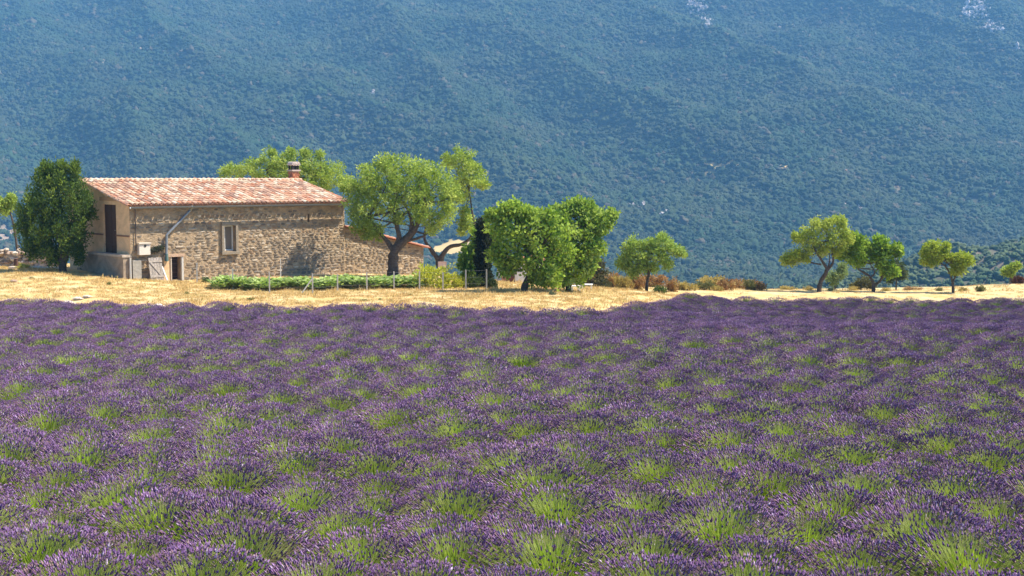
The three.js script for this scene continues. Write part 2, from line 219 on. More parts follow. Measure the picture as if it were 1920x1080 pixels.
tree('almond_tree', 'slim pale almond tree at the picture edge behind the dark conifer', 'tree', [35, 494, 62], [[[35, 494, 0.09], [30, 450, 0.07], [24, 415, 0.06], [18, 395, 0.04]]], [[2, 378, 12], [14, 386, 9], [-14, 384, 18], [22, 372, 5], [8, 395, 9]]);
tree('almond_tree', 'broad pale green tree showing above the roof behind the chimney', 'tree', [540, 490, 74], [[[540, 490, 0.3], [540, 420, 0.24], [530, 360, 0.15], [500, 320, 0.08]], [[540, 420, 0.18], [570, 360, 0.12], [600, 330, 0.08]]], [[422, 322, 13], [440, 318, 13], [470, 312, 22], [505, 302, 22], [540, 300, 22], [575, 302, 22], [600, 312, 20], [628, 322, 22], [645, 345, 20], [600, 335, 26], [550, 330, 26], [490, 330, 22], [455, 322, 16], [522, 320, 22], [560, 322, 22], [585, 345, 20], [612, 345, 18], [545, 284, 7], [572, 286, 7], [600, 290, 6], [510, 287, 7]]);
tree('almond_tree', 'large gnarled almond tree with black trunk before the lean-to wall', 'tree', [738, 508, 60], [[[738, 508, 0.36], [737, 488, 0.29], [742, 468, 0.26], [760, 450, 0.2], [778, 430, 0.15], [788, 405, 0.12], [800, 380, 0.07]], [[742, 470, 0.2], [748, 445, 0.15], [742, 415, 0.1], [738, 385, 0.06]], [[738, 472, 0.16], [726, 452, 0.12], [708, 432, 0.09], [690, 408, 0.06]], [[768, 440, 0.13], [772, 418, 0.11], [766, 395, 0.07]], [[752, 455, 0.1], [785, 446, 0.07], [800, 440, 0.04]]],
  [[690, 322, 28], [712, 308, 20], [740, 306, 22], [772, 312, 22], [800, 318, 22], [830, 332, 26], [662, 350, 24], [695, 350, 30], [735, 340, 36], [785, 345, 38], [838, 360, 28], [665, 385, 22], [695, 390, 30], [735, 380, 30], [790, 378, 36], [845, 385, 20], [826, 405, 24], [795, 405, 24], [745, 405, 16], [700, 420, 18], [672, 408, 18], [690, 440, 11], [676, 426, 15], [706, 436, 12], [690, 424, 18], [812, 428, 12], [855, 365, 12], [648, 350, 10]]);
tree('almond_tree', 'taller almond tree with forked trunk to the right of the lean-to', 'tree', [826, 512, 67], [[[826, 512, 0.2], [824, 498, 0.22], [820, 485, 0.17], [808, 468, 0.12], [796, 448, 0.08], [800, 420, 0.05]], [[824, 492, 0.2], [834, 472, 0.14], [845, 462, 0.12], [862, 459, 0.11], [880, 448, 0.1], [890, 428, 0.08], [886, 400, 0.05], [880, 360, 0.03]]],
  [[862, 290, 16], [880, 300, 18], [850, 305, 18], [895, 320, 18], [868, 325, 24], [890, 342, 20], [908, 348, 9], [860, 345, 18], [850, 360, 14], [872, 368, 14], [872, 395, 10], [880, 412, 13], [866, 420, 9], [888, 428, 9], [866, 432, 6], [838, 300, 12]]);
tree('fig_tree', 'dark leafy fig tree with bent trunk above the grass bank', 'tree', [981, 551, 50], [[[981, 551, 0.2], [985, 535, 0.15], [992, 512, 0.12], [990, 480, 0.09], [975, 440, 0.05]], [[990, 518, 0.1], [1010, 490, 0.07], [1020, 450, 0.04]]],
  [[922, 402, 7], [932, 405, 8], [945, 405, 16], [955, 395, 12], [975, 400, 16], [995, 405, 18], [1020, 410, 22], [935, 430, 22], [965, 435, 30], [1005, 440, 34], [1035, 440, 24], [940, 465, 24], [975, 470, 30], [1015, 475, 32], [940, 488, 13], [965, 492, 20], [1000, 496, 22], [1030, 500, 20], [1012, 515, 11], [1035, 518, 10], [1022, 526, 8], [927, 478, 12], [1036, 400, 14, 0.4], [1046, 430, 24, 0.3], [1052, 462, 24, 0.3], [1052, 494, 18, 0.2], [1058, 440, 20, -0.3], [1062, 475, 20, -0.3], [1030, 415, 20], [1015, 518, 13], [1042, 524, 13], [952, 505, 12], [1000, 522, 7], [960, 386, 9], [948, 392, 8], [985, 396, 9]], { tones: FIG, leaf: 0.125, wide: 0.75, clumps: 24, per: 28, spread: 0.16, depth: 1.3 });
tree('fig_tree', 'lighter leafy fig tree joined to the right of the darker fig', 'tree', [1067, 547, 51.3], [[[1067, 547, 0.16], [1066, 525, 0.13], [1068, 490, 0.1], [1060, 440, 0.05]], [[1067, 510, 0.1], [1090, 480, 0.07], [1110, 430, 0.04]]],
  [[1045, 405, 18], [1070, 395, 14], [1085, 392, 12], [1098, 392, 10], [1060, 420, 26], [1095, 412, 24], [1120, 405, 16], [1138, 406, 9], [1148, 404, 5], [1075, 445, 32], [1115, 435, 22], [1130, 430, 12], [1138, 422, 6], [1060, 475, 30], [1095, 470, 26], [1115, 462, 12], [1050, 500, 18], [1080, 496, 20], [1100, 490, 12], [1058, 522, 13], [1088, 518, 14], [1110, 500, 10], [1040, 405, 16], [1040, 440, 24], [1040, 475, 24], [1048, 393, 9], [1085, 383, 8], [1072, 387, 7], [1104, 388, 7], [1108, 478, 16], [1120, 466, 12], [1098, 506, 12]], { tones: [col(0.27, 0.38, 0.05), FIG[0], col(0.44, 0.54, 0.12)], leaf: 0.125, wide: 0.75, clumps: 24, per: 28, spread: 0.16, depth: 1.3 });
tree('cypress_tree', 'nearly black narrow cypress beside the left side of the fig', 'tree', [908, 543, 53], [[[908, 543, 0.16], [907, 500, 0.12], [906, 440, 0.05]]], [[905, 424, 5], [905, 432, 8], [906, 445, 11], [907, 458, 13], [907, 472, 14], [907, 486, 14], [908, 500, 13], [908, 514, 14], [909, 528, 14], [903, 510, 10]], { tones: [col(0.018, 0.026, 0.008), col(0.01, 0.016, 0.005), col(0.03, 0.04, 0.012)], leaf: 0.15, wide: 0.4, clumps: 60, per: 36, spread: 0.13, tall: 1.6, rise: 1, noTwigs: true });
tree('small_tree', 'loose small tree with light leaves left of the black cypress', 'tree', [884, 542, 54], [[[884, 542, 0.05], [886, 515, 0.04], [884, 480, 0.025]]], [[895, 442, 8], [920, 440, 8], [880, 470, 10], [893, 462, 8], [872, 482, 8], [885, 490, 11], [868, 496, 7], [880, 506, 10], [892, 518, 9], [925, 455, 9], [875, 520, 8]], { tones: FIG, leaf: 0.15, wide: 0.7, clumps: 26, per: 16 });
tree('olive_bush', 'dull olive brown bush behind the right edge of the fig', 'bush', [1112, 546, 58], [[[1112, 546, 0.08], [1112, 520, 0.05], [1112, 490, 0.03]]], [[1112, 480, 12], [1120, 495, 14], [1100, 505, 16], [1122, 512, 14], [1110, 528, 18], [1092, 532, 12], [1128, 532, 10]], { tones: [col(0.09, 0.09, 0.03), col(0.06, 0.065, 0.022), col(0.16, 0.12, 0.05)], leaf: 0.12, clumps: 30 });
tree('almond_tree', 'round almond tree standing alone to the right of the figs', 'tree', [1213, 549, 60], [[[1213, 549, 0.13], [1213, 530, 0.11], [1216, 512, 0.1], [1208, 498, 0.06], [1190, 482, 0.03]], [[1216, 514, 0.08], [1224, 498, 0.06], [1238, 478, 0.03]], [[1214, 508, 0.06], [1212, 480, 0.03]]],
  [[1178, 464, 14], [1190, 455, 12], [1205, 462, 12], [1222, 456, 10], [1240, 446, 9], [1232, 460, 14], [1252, 458, 13], [1266, 468, 11], [1278, 472, 6], [1172, 482, 13], [1195, 480, 18], [1220, 480, 18], [1245, 480, 15], [1165, 495, 9], [1180, 500, 12], [1202, 500, 12], [1225, 500, 10], [1250, 496, 9], [1188, 512, 6]], { group: almonds, tones: [col(0.31, 0.42, 0.06), col(0.22, 0.32, 0.045), col(0.46, 0.56, 0.14)] });
tree('almond_tree', 'tallest almond of the right-hand trees, its trunk leaning right', 'tree', [1535, 548, 66], [[[1535, 548, 0.2], [1539, 528, 0.18], [1550, 506, 0.15], [1542, 490, 0.1], [1530, 472, 0.06], [1522, 450, 0.03]], [[1550, 508, 0.12], [1562, 492, 0.09], [1560, 470, 0.06], [1568, 445, 0.03]], [[1540, 496, 0.06], [1520, 492, 0.05], [1500, 484, 0.03]], [[1552, 504, 0.06], [1556, 485, 0.04], [1552, 465, 0.03]]],
  [[1550, 418, 12], [1572, 414, 10], [1578, 420, 8], [1530, 422, 10], [1515, 432, 12], [1540, 435, 16], [1565, 435, 16], [1585, 438, 12], [1592, 448, 8], [1505, 450, 13], [1530, 455, 16], [1560, 455, 15], [1580, 458, 10], [1515, 468, 10], [1545, 470, 12], [1568, 472, 8], [1480, 482, 9], [1495, 476, 9], [1508, 484, 8], [1472, 488, 5], [1488, 490, 7], [1492, 444, 6]], { group: almonds, tones: [col(0.36, 0.44, 0.05), col(0.26, 0.34, 0.04), col(0.50, 0.55, 0.11)] });
tree('pale_bush', 'small pale green bush behind the leaning almond trunk', 'bush', [1566, 541, 73], [[[1566, 541, 0.05], [1566, 525, 0.03]]], [[1556, 520, 9], [1568, 516, 10], [1578, 512, 8], [1580, 500, 5], [1562, 528, 9]], { tones: [col(0.2, 0.28, 0.09), col(0.15, 0.22, 0.07), col(0.26, 0.33, 0.12)] });
tree('almond_tree', 'rich green almond with a low forked trunk, beside the leaning one', 'tree', [1637, 549, 67], [[[1637, 549, 0.17], [1638, 535, 0.14], [1632, 520, 0.1], [1618, 510, 0.08], [1605, 502, 0.04]], [[1639, 536, 0.12], [1652, 524, 0.1], [1654, 510, 0.07], [1652, 490, 0.03]], [[1632, 520, 0.08], [1640, 512, 0.06], [1632, 495, 0.03]]],
  [[1605, 446, 9], [1615, 455, 12], [1600, 464, 13], [1588, 470, 10], [1612, 478, 13], [1596, 484, 10], [1612, 492, 9], [1625, 470, 10], [1648, 452, 9], [1655, 458, 11], [1642, 466, 11], [1665, 468, 11], [1682, 464, 7], [1684, 474, 6], [1640, 482, 11], [1660, 484, 13], [1655, 498, 12], [1668, 500, 10], [1660, 512, 9], [1675, 510, 7], [1576, 478, 7]], { group: almonds, tones: [col(0.23, 0.37, 0.025), col(0.12, 0.21, 0.015), col(0.38, 0.50, 0.06)], leaf: 0.15, wide: 0.6 });
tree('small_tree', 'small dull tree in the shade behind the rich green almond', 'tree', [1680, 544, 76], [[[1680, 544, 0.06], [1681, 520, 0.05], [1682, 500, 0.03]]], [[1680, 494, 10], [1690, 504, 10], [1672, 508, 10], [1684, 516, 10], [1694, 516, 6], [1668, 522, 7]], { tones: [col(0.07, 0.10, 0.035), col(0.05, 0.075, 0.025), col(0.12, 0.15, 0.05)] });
tree('dark_bush', 'low dark olive bush at the foot of the rich green almond', 'bush', [1620, 546, 74], [], [[1612, 532, 9], [1624, 530, 9], [1632, 536, 8], [1604, 538, 7]], { tones: [col(0.1, 0.1, 0.03), col(0.07, 0.075, 0.022), col(0.14, 0.13, 0.04)] });
tree('almond_tree', 'young almond shaped like a letter Y near the right side', 'tree', [1787, 550, 67], [[[1787, 550, 0.13], [1787, 535, 0.11], [1783, 518, 0.08], [1773, 500, 0.06], [1760, 490, 0.04], [1750, 480, 0.02]], [[1787, 530, 0.08], [1793, 512, 0.06], [1797, 495, 0.03]], [[1772, 499, 0.03], [1775, 490, 0.02]]],
  [[1740, 466, 9], [1752, 461, 8], [1733, 477, 8], [1745, 478, 10], [1758, 472, 9], [1770, 474, 7], [1774, 462, 4], [1736, 489, 6], [1749, 492, 7], [1762, 482, 6], [1800, 482, 9], [1812, 484, 8], [1818, 490, 5], [1804, 494, 9], [1792, 496, 7], [1790, 484, 6], [1800, 506, 7], [1790, 508, 5], [1780, 484, 4]], { group: almonds, tones: [col(0.34, 0.42, 0.035), col(0.21, 0.28, 0.025), col(0.46, 0.52, 0.07)], leaf: 0.12 });
tree('almond_tree', 'tiny young almond sapling at the far right edge', 'tree', [1894, 533, 74], [[[1894, 533, 0.05], [1894, 518, 0.04], [1898, 508, 0.025]], [[1894, 518, 0.03], [1888, 510, 0.02]]], [[1886, 507, 4], [1889, 511, 4], [1897, 504, 5], [1903, 500, 4], [1895, 511, 4], [1907, 497, 2]], { group: almonds, leaf: 0.11, clumps: 50 });

// ---------------------------------------------------------------- shrubs, hedge and kitchen garden
const shrubSeed = { n: 900 };
function shrubGeo(seed, tones, leaf, wide, lumps = 9, flat = 0.75) { const r = rng(seed), L = new Leaves(); for (let i = 0; i < lumps; i++) { const a = r() * 6.28, q = 0.55 * Math.sqrt(r()); crown(L, V(Math.cos(a) * q, (0.3 + 0.45 * r()) * flat, Math.sin(a) * q), 0.38, { tones, leaf, wide, clumps: 70, per: 14, spread: 0.1, rise: 0.5 }, r); } return L.geo(); }
const BROWN = [col(0.36, 0.19, 0.065), col(0.22, 0.12, 0.045), col(0.42, 0.31, 0.11)], OCHRE = [col(0.42, 0.32, 0.08), col(0.3, 0.23, 0.06), col(0.5, 0.4, 0.13)], OLIVE = [col(0.16, 0.17, 0.05), col(0.11, 0.12, 0.035), col(0.24, 0.22, 0.08)], GREEN = [col(0.09, 0.14, 0.025), col(0.06, 0.1, 0.02), col(0.15, 0.2, 0.05)];
const stemMat = std({ color: col(0.12, 0.08, 0.05) });
function shrub(name, label, px, py, d, wPx, hPx, tones, o = {}) {
  const p = at(px, py, d); p.y = land(p.x, p.z) - 0.03; const t = thing(name, label, 'bush', p, 0, o.group), s = d / F;
  const f = part('foliage', shrubGeo(shrubSeed.n++, tones, o.leaf ?? 0.16, o.wide ?? 0.45, o.lumps), leafMat, t); f.scale.set(wPx * s / 1.5, hPx * s / 0.85, wPx * s / 1.6);
  part('stem', [0, 1, 2].map((i) => rod(V(0, -0.05, 0), V(0.12 * Math.cos(i * 2.1), 0.35 * hPx * s, 0.12 * Math.sin(i * 2.1)), 0.03, 0.015, 5)), stemMat, t); return t;
}
const brownRow = 'dry bushes in the row behind the field';
[['rust brown dry bush just right of the dull olive bush', 1150, 545, 62, 34, 30, BROWN], ['yellowish dry bush left of the lone round almond', 1168, 546, 61, 34, 26, OCHRE], ['small rusty bush touching the lone almond trunk on its left', 1196, 546, 62, 34, 28, BROWN], ['olive bush behind the lone almond trunk', 1186, 541, 66, 30, 24, OLIVE], ['low dark green bush at the right foot of the lone almond', 1236, 548, 59, 26, 16, GREEN], ['dense reddish bush two bushes right of the lone almond', 1260, 546, 62, 28, 24, BROWN],
  ['flat ochre bush between two reddish bushes', 1290, 547, 63, 34, 17, OCHRE], ['low rust and green bush under the two dark posts', 1318, 547, 64, 32, 16, OLIVE], ['tallest reddish bush at the middle of the row', 1362, 546, 65, 34, 22, BROWN], ['olive bush behind and right of the tallest reddish bush', 1402, 545, 66, 28, 19, OLIVE], ['last rusty bush at the right end of the row', 1425, 547, 66, 30, 17, BROWN], ['wide rusty bush behind the olive bush and the lone almond', 1215, 543, 68, 60, 24, BROWN], ['long ochre bush left of the tallest reddish bush', 1335, 545, 68, 60, 22, OCHRE], ['long rust bush behind the right end of the row', 1395, 546, 69, 70, 18, BROWN], ['tawny bush at the foot of the dull olive bush', 1135, 545, 60, 26, 18, OCHRE], ['pale straw bush in front of the middle of the row', 1340, 548, 64, 26, 12, OCHRE],
].forEach(([label, px, py, d, w, h, tones]) => shrub('dry_bush', label, px, py, d, w, h, tones, { group: brownRow }));
shrub('dark_bush', 'dark reddish bush just right of the tiny sapling', 1903, 531, 77, 16, 17, [col(0.12, 0.05, 0.03), col(0.07, 0.03, 0.02), col(0.16, 0.08, 0.04)]);
shrub('dark_bush', 'dark reddish bush cut by the right picture edge', 1914, 530, 77, 12, 15, [col(0.14, 0.05, 0.035), col(0.08, 0.03, 0.02), col(0.18, 0.08, 0.05)]);
shrub('grass_tussock', 'green tussock on the golden bank left of the sapling', 1838, 542, 68, 22, 11, OLIVE);
shrub('rounded_bush', 'larger rounded yellow green bush behind the wire fence', 814, 544, 52.4, 70, 42, [col(0.50, 0.52, 0.035), col(0.36, 0.41, 0.03), col(0.6, 0.58, 0.1)], { leaf: 0.12, lumps: 12 });
shrub('rounded_bush', 'smaller yellow green bush behind the fence, near the cypress', 860, 544, 52.4, 42, 32, [col(0.50, 0.52, 0.035), col(0.36, 0.41, 0.03), col(0.6, 0.58, 0.1)], { leaf: 0.12 });
shrub('dark_bush', 'low dark green bush behind the last fence posts', 893, 544, 52.5, 34, 22, GREEN);
shrub('dark_bush', 'low dark bush at the foot of the black cypress', 922, 545, 52, 24, 18, [col(0.05, 0.08, 0.018), col(0.03, 0.05, 0.012), col(0.09, 0.12, 0.03)]);
shrub('dark_bush', 'grey green weed clump on the bank under the figs', 1035, 556, 48, 14, 8, [col(0.12, 0.15, 0.07), col(0.08, 0.1, 0.05), col(0.16, 0.19, 0.1)]);
shrub('yellow_plant', 'bright yellow green plants at the foot of the dry stone wall', 44, 502, 58, 26, 9, [col(0.5, 0.48, 0.07), col(0.36, 0.36, 0.06), col(0.6, 0.55, 0.15)]);
shrub('weed_tuft', 'small weed tuft at the foot of the farmhouse wall', 386, 527, 55, 16, 12, GREEN);
[[205, 533, 51, 12, 7, 'green weed tuft in the golden grass below the landing'], [350, 548, 49, 10, 6, 'small green weed tuft in the golden grass right of the cellar door'], [470, 560, 46, 12, 6, 'weed tuft near the lavender edge below the left end of the garden'], [682, 560, 46, 16, 6, 'wide green weed patch near the lavender edge below the garden fence'], [712, 556, 46.5, 10, 5, 'smaller green weed patch right of the wide one below the fence'], [770, 553, 48, 10, 5, 'weed tuft on the bank below the yellow green bushes'], [60, 527, 52, 10, 6, 'green weed tuft in the grass below the dry stone wall']].forEach(([px, py, d, w, h, label]) => shrub('weed_tuft', label, px, py, d, w, h, GREEN, { leaf: 0.1 }));
[[1516, 547, 67.5, 22, 8, OCHRE, 'dry ochre tussock left of the leaning almond trunk'], [1556, 547, 67.5, 18, 7, OLIVE, 'olive tussock at the right foot of the leaning almond trunk'], [1598, 547, 69, 26, 9, OCHRE, 'dry tussock between the leaning almond and the rich green almond'], [1662, 547, 68.5, 22, 8, OCHRE, 'dry tussock at the right foot of the rich green almond'], [1712, 547, 70, 34, 8, BROWN, 'flat rusty tussock between the rich green and the young almond'], [1762, 548, 68.5, 20, 8, OLIVE, 'olive tussock left of the young almond trunk'], [1806, 548, 68.5, 22, 8, OCHRE, 'dry tussock right of the young almond trunk'], [1470, 547, 68, 40, 9, OCHRE, 'long dry tussock between the bush row and the leaning almond']].forEach(([px, py, d, w, h, tones, label]) => shrub('grass_tussock', label, px, py, d, w, h, tones, { leaf: 0.12 }));
// kitchen garden: leafy plants in two rows along the wall
const vegTones = [col(0.27, 0.39, 0.07), col(0.17, 0.27, 0.04), col(0.40, 0.50, 0.16)];
const vegGeos = [0, 1, 2].map((i) => { const r = rng(700 + i), L = new Leaves(); for (let k = 0; k < 150; k++) { const a = r() * 6.28, q = 0.42 * Math.sqrt(r()), h = 0.14 + 0.38 * r() * (1 - q), dir = V(Math.cos(a), 0.1 + 0.7 * r(), Math.sin(a)).normalize(); L.leaf(V(Math.cos(a) * q, h, Math.sin(a) * q), dir, V(-Math.sin(a), 0.3 * gauss(r), Math.cos(a)), 0.13 + 0.1 * r(), 0.13, vegTones[k % 3].clone().multiplyScalar(0.8 + 0.4 * r())); } return L.geo(); });
{ const r = rng(71); let first = true;
  for (let row = 0; row < 3; row++) for (let i = 0; i < 25; i++) {
    const px = 412 + i * 15.3 + row * 4 + gauss(r) * 2, d = 51.9 + row * 0.75 + 0.4 * Math.sin(i * 0.9) + gauss(r) * 0.1, p = ground(px, d), t = thing('vegetable_plant', 'leafy green vegetable plant in the garden rows behind the wire fence', 'plant', p, r() * 6.28, 'leafy plants of the kitchen garden');
    const m = part('leaves', vegGeos[i % 3], leafMat, t); part('stem', rod(V(0, -0.05, 0), V(0, 0.3, 0), 0.018, 0.01, 5), stemMat, t); const vs = 0.75 + 0.5 * r(); t.scale.set(vs, vs * 0.78, vs); } }

// ---------------------------------------------------------------- the farmhouse
const TH = 42 * Math.PI / 180, A = at(246, 523, 54.5);
const house = thing('stone_farmhouse', 'long stone farmhouse with red tiled roof and plastered gable', 'house', A, TH);
house.updateMatrixWorld(true);
const inv = house.matrixWorld.clone().invert(), dirInv = new THREE.Matrix4().extractRotation(inv), eyeL = camera.position.clone().applyMatrix4(inv);
const rayL = (px, py) => ray(px, py).applyMatrix4(dirInv);
const onFront = (px, py, z = 0) => { const r = rayL(px, py), t = (z - eyeL.z) / r.z; return [eyeL.x + t * r.x, eyeL.y + t * r.y]; };     // [x, y] on the front wall
const onGable = (px, py, x = 0) => { const r = rayL(px, py), t = (x - eyeL.x) / r.x; return [eyeL.z + t * r.z, eyeL.y + t * r.y]; };     // [z, y] on the gable
const LEN = onFront(646, 430)[0], EAVE = onFront(248, 382)[1] - 0.02, DEEP = 6.3, RZ = 4.2, RIDGE = EAVE + 0.96, END = onFront(795, 490)[0], REAR = RIDGE - (RIDGE - EAVE) / RZ * (DEEP - RZ);
const mortar = grainMat([0.35, 0.25, 0.15], 0.45, 0.04, 0.6), plaster = grainMat([0.66, 0.44, 0.24], 0.22, 0.012, 0.5), concrete = grainMat([0.30, 0.23, 0.16], 0.4, 0.01, 0.5), dark = std({ color: col(0.03, 0.025, 0.02) });
const cellar = [onFront(320, 482), onFront(339, 524)], win = [onFront(418.5, 423), onFront(441, 470)], slit = [onFront(576.5, 401), onFront(580.5, 416)];
const hole = ([a, b], g = 0) => { const p = new THREE.Path(); p.moveTo(a[0] - g, b[1] - g); p.lineTo(b[0] + g, b[1] - g); p.lineTo(b[0] + g, a[1] + g); p.lineTo(a[0] - g, a[1] + g); return p; };
{ const s = new THREE.Shape(); s.moveTo(0, -0.9); s.lineTo(LEN, -0.9); s.lineTo(LEN, EAVE); s.lineTo(0, EAVE); s.holes.push(hole(win), hole(cellar), hole(slit)); const g = new THREE.ExtrudeGeometry(s, { depth: 0.45, bevelEnabled: false }); g.translate(0, 0, -0.45); var frontWall = part('front_wall', metric(g), mortar, house); }
const doorG = [onGable(217, 384), onGable(195, 473)];             // [z right, top], [z left, bottom]
{ const s = new THREE.Shape(), z0 = -doorG[0][0], z1 = -doorG[1][0]; s.moveTo(0.45, -0.9); s.lineTo(DEEP, -0.9); s.lineTo(DEEP, REAR - 0.03); s.lineTo(RZ, RIDGE - 0.03); s.lineTo(0.45, EAVE + 0.12); s.holes.push(hole([[z0, doorG[0][1]], [z1, doorG[1][1]]])); const g = new THREE.ExtrudeGeometry(s, { depth: 0.4, bevelEnabled: false }); g.rotateY(Math.PI / 2); part('gable_wall', metric(g), plaster, house);
  part('gable_wall', metric(box(0.012, EAVE + 0.88, 0.44, -0.006, EAVE / 2 - 0.45, -0.23)), plaster, house);
  const g2 = new THREE.ExtrudeGeometry((() => { const q = new THREE.Shape(); q.moveTo(0.45, -0.9); q.lineTo(DEEP, -0.9); q.lineTo(DEEP, REAR - 0.03); q.lineTo(RZ, RIDGE - 0.03); q.lineTo(0.45, EAVE); return q; })(), { depth: 0.4, bevelEnabled: false }); g2.rotateY(Math.PI / 2).translate(LEN - 0.4, 0, 0); part('gable_wall', metric(g2), mortar, house);
  part('rear_wall', metric(box(LEN - 0.8, REAR + 0.84, 0.4, LEN / 2, (REAR - 0.96) / 2, -DEEP + 0.2)), mortar, house); part('floor', box(LEN - 0.8, 0.1, DEEP - 0.9, LEN / 2, -0.3, -DEEP / 2), dark, house);
  // the brown door, its frame board and handle
  const dw = z1 - z0, dh = doorG[0][1] - doorG[1][1], door = part('door', [box(0.06, dh, dw, 0.12, doorG[1][1] + dh / 2, -(z0 + z1) / 2), box(0.02, 0.1, dw * 0.96, 0.08, doorG[1][1] + 0.35, -(z0 + z1) / 2), box(0.02, 0.1, dw * 0.96, 0.08, doorG[0][1] - 0.3, -(z0 + z1) / 2), box(0.015, dh * 0.98, 0.03, 0.083, doorG[1][1] + dh / 2, -(z0 + z1) / 2)], std({ color: col(0.06, 0.028, 0.014), roughness: 0.75 }), house);
  part('handle', rod(V(0.06, doorG[1][1] + 1, -(z0 + 0.18)), V(0.06, doorG[1][1] + 1, -(z0 + 0.32)), 0.015), std({ color: col(0.3, 0.27, 0.22), metalness: 0.8, roughness: 0.4 }), door);
  const [cz, cy] = onGable(200, 440); part('string_course', box(0.03, 0.07, z0, -0.02, cy, -z0 / 2 + 0.0), std({ color: col(0.22, 0.12, 0.07) }), house); part('string_course', box(0.03, 0.07, 2.4, -0.02, cy, -z1 - 1.2), std({ color: col(0.22, 0.12, 0.07) }), house);
  const [lz, ly] = onGable(205, 373); part('door_lintel', box(0.03, 0.16, dw + 0.55, -0.012, ly, -(z0 + z1) / 2), std({ color: col(0.40, 0.24, 0.12) }), house);
  // the landing before the door with its slab, steps and corner pipe
  const topY = doorG[1][1], out = 0.32, back = -z1 - 0.9, landing = part('landing', metric(box(out, topY + 0.8, -back - 0.02, -out / 2 - 0.02, (topY - 0.8) / 2 - 0.06, back / 2)), concrete, house);
  part('slab', metric(box(out + 0.1, 0.1, -back + 0.06, -out / 2 - 0.02, topY - 0.045, back / 2)), grainMat([0.42, 0.34, 0.26], 0.3, 0.01, 0.5), landing);
  for (let i = 0; i < 5; i++) part('step', metric(box(out, topY + 0.8 - (i + 1) * 0.19, 0.3, -out / 2 - 0.02, (topY - 0.8 - (i + 1) * 0.19) / 2, back - 0.155 - i * 0.3)), concrete, landing);
  part('drain_pipe', rod(V(-0.06, -0.3, 0.06), V(-0.06, topY - 0.12, 0.06), 0.05, 0.05, 10), std({ color: col(0.42, 0.4, 0.36) }), house);
}
// rubble stones
const stoneGeos = [], sr = rng(40);
for (let v = 0; v < 8; v++) { const g = new THREE.BoxGeometry(1, 1, 1, 2, 2, 1), p = g.attributes.position, seen = new Map(); for (let i = 0; i < p.count; i++) { let x = p.getX(i), y = p.getY(i), z = p.getZ(i); const key = [x, y, z].join(); if (!seen.has(key)) { const c = Math.abs(x) > 0.4 && Math.abs(y) > 0.4 ? 0.80 : 1.0, f = z > 0 ? 0.86 : 1; seen.set(key, [x * c * f + 0.1 * (sr() - 0.5), y * c * f + 0.14 * (sr() - 0.5), z > 0 ? z + (Math.abs(x) + Math.abs(y) < 0.3 ? 0.22 : 0) + 0.3 * (sr() - 0.5) : z]); } p.setXYZ(i, ...seen.get(key)); } g.computeVertexNormals(); stoneGeos.push(g.toNonIndexed()); stoneGeos[v].computeVertexNormals(); }
const STONE = [[0.32, 0.245, 0.165], [0.27, 0.205, 0.14], [0.40, 0.315, 0.225], [0.2, 0.155, 0.11], [0.33, 0.215, 0.125], [0.25, 0.21, 0.165], [0.55, 0.45, 0.33], [0.2, 0.155, 0.11]];
const stoneMats = STONE.map((c) => { const m = grainMat(c, 0.35, 0.02, 2); return m; });
const stones = [];
function course(x0, x1, y0, top, skip, tan) {                      // rows of uneven stones on a wall face
  let y = y0;
  while (y < top(x0) || y < top(x1)) {
    const h = 0.07 + 0.08 * sr(); let x = x0 + 0.02 + sr() * 0.05;
    while (x < x1 - 0.06) {
      const w = Math.min(0.15 + 0.38 * sr() * sr() + 0.1 * sr(), x1 - x - 0.01), cx = x + w / 2, hh = h * (0.75 + 0.4 * sr()), cy = y + h / 2 + 0.02 * gauss(sr);
      if (cy + hh / 2 < Math.min(top(x), top(x + w)) - 0.01 && !skip.some(([a, b, g]) => cx + w / 2 > a[0] - g && cx - w / 2 < b[0] + g && cy + hh / 2 > b[1] - g && cy - hh / 2 < a[1] + g) && sr() > tan(cx, cy)) stones.push({ x: cx, y: cy, w: w * 0.93, h: hh * 0.9, tone: sr() < 0.1 ? 6 : cy < 0.9 + 0.9 * fbm(cx * 0.8, cy * 0.8 + 30, 3) + 0.4 * sr() ? [1, 3, 5, 7, 0, 2][Math.floor(sr() * 6)] : [0, 1, 2, 4, 3, 5, 0][Math.floor(sr() * 7)], v: Math.floor(sr() * 8), rot: 0.16 * gauss(sr), z: 0.008 + 0.013 * sr(), annex: x0 > 5 });
      x += w + 0.012;
    }
    y += h + 0.01;
  }
}
const meter = [onFront(257, 457), onFront(278, 477)];
course(0, LEN, -0.35, () => EAVE - 0.02, [[win[0], win[1], 0.17], [cellar[0], cellar[1], 0.12], [slit[0], slit[1], 0.03], [meter[0], meter[1], 0.0]], (x, y) => (x < 3 ? 0.35 : 0.06) + (y > EAVE - 0.5 ? 0.45 : 0) + (x < 3 && y > 1.6 ? 0.2 : 0));
const annexTop = (x) => lerp(onFront(648, 426)[1], onFront(795, 464)[1], (x - LEN) / (END - LEN));
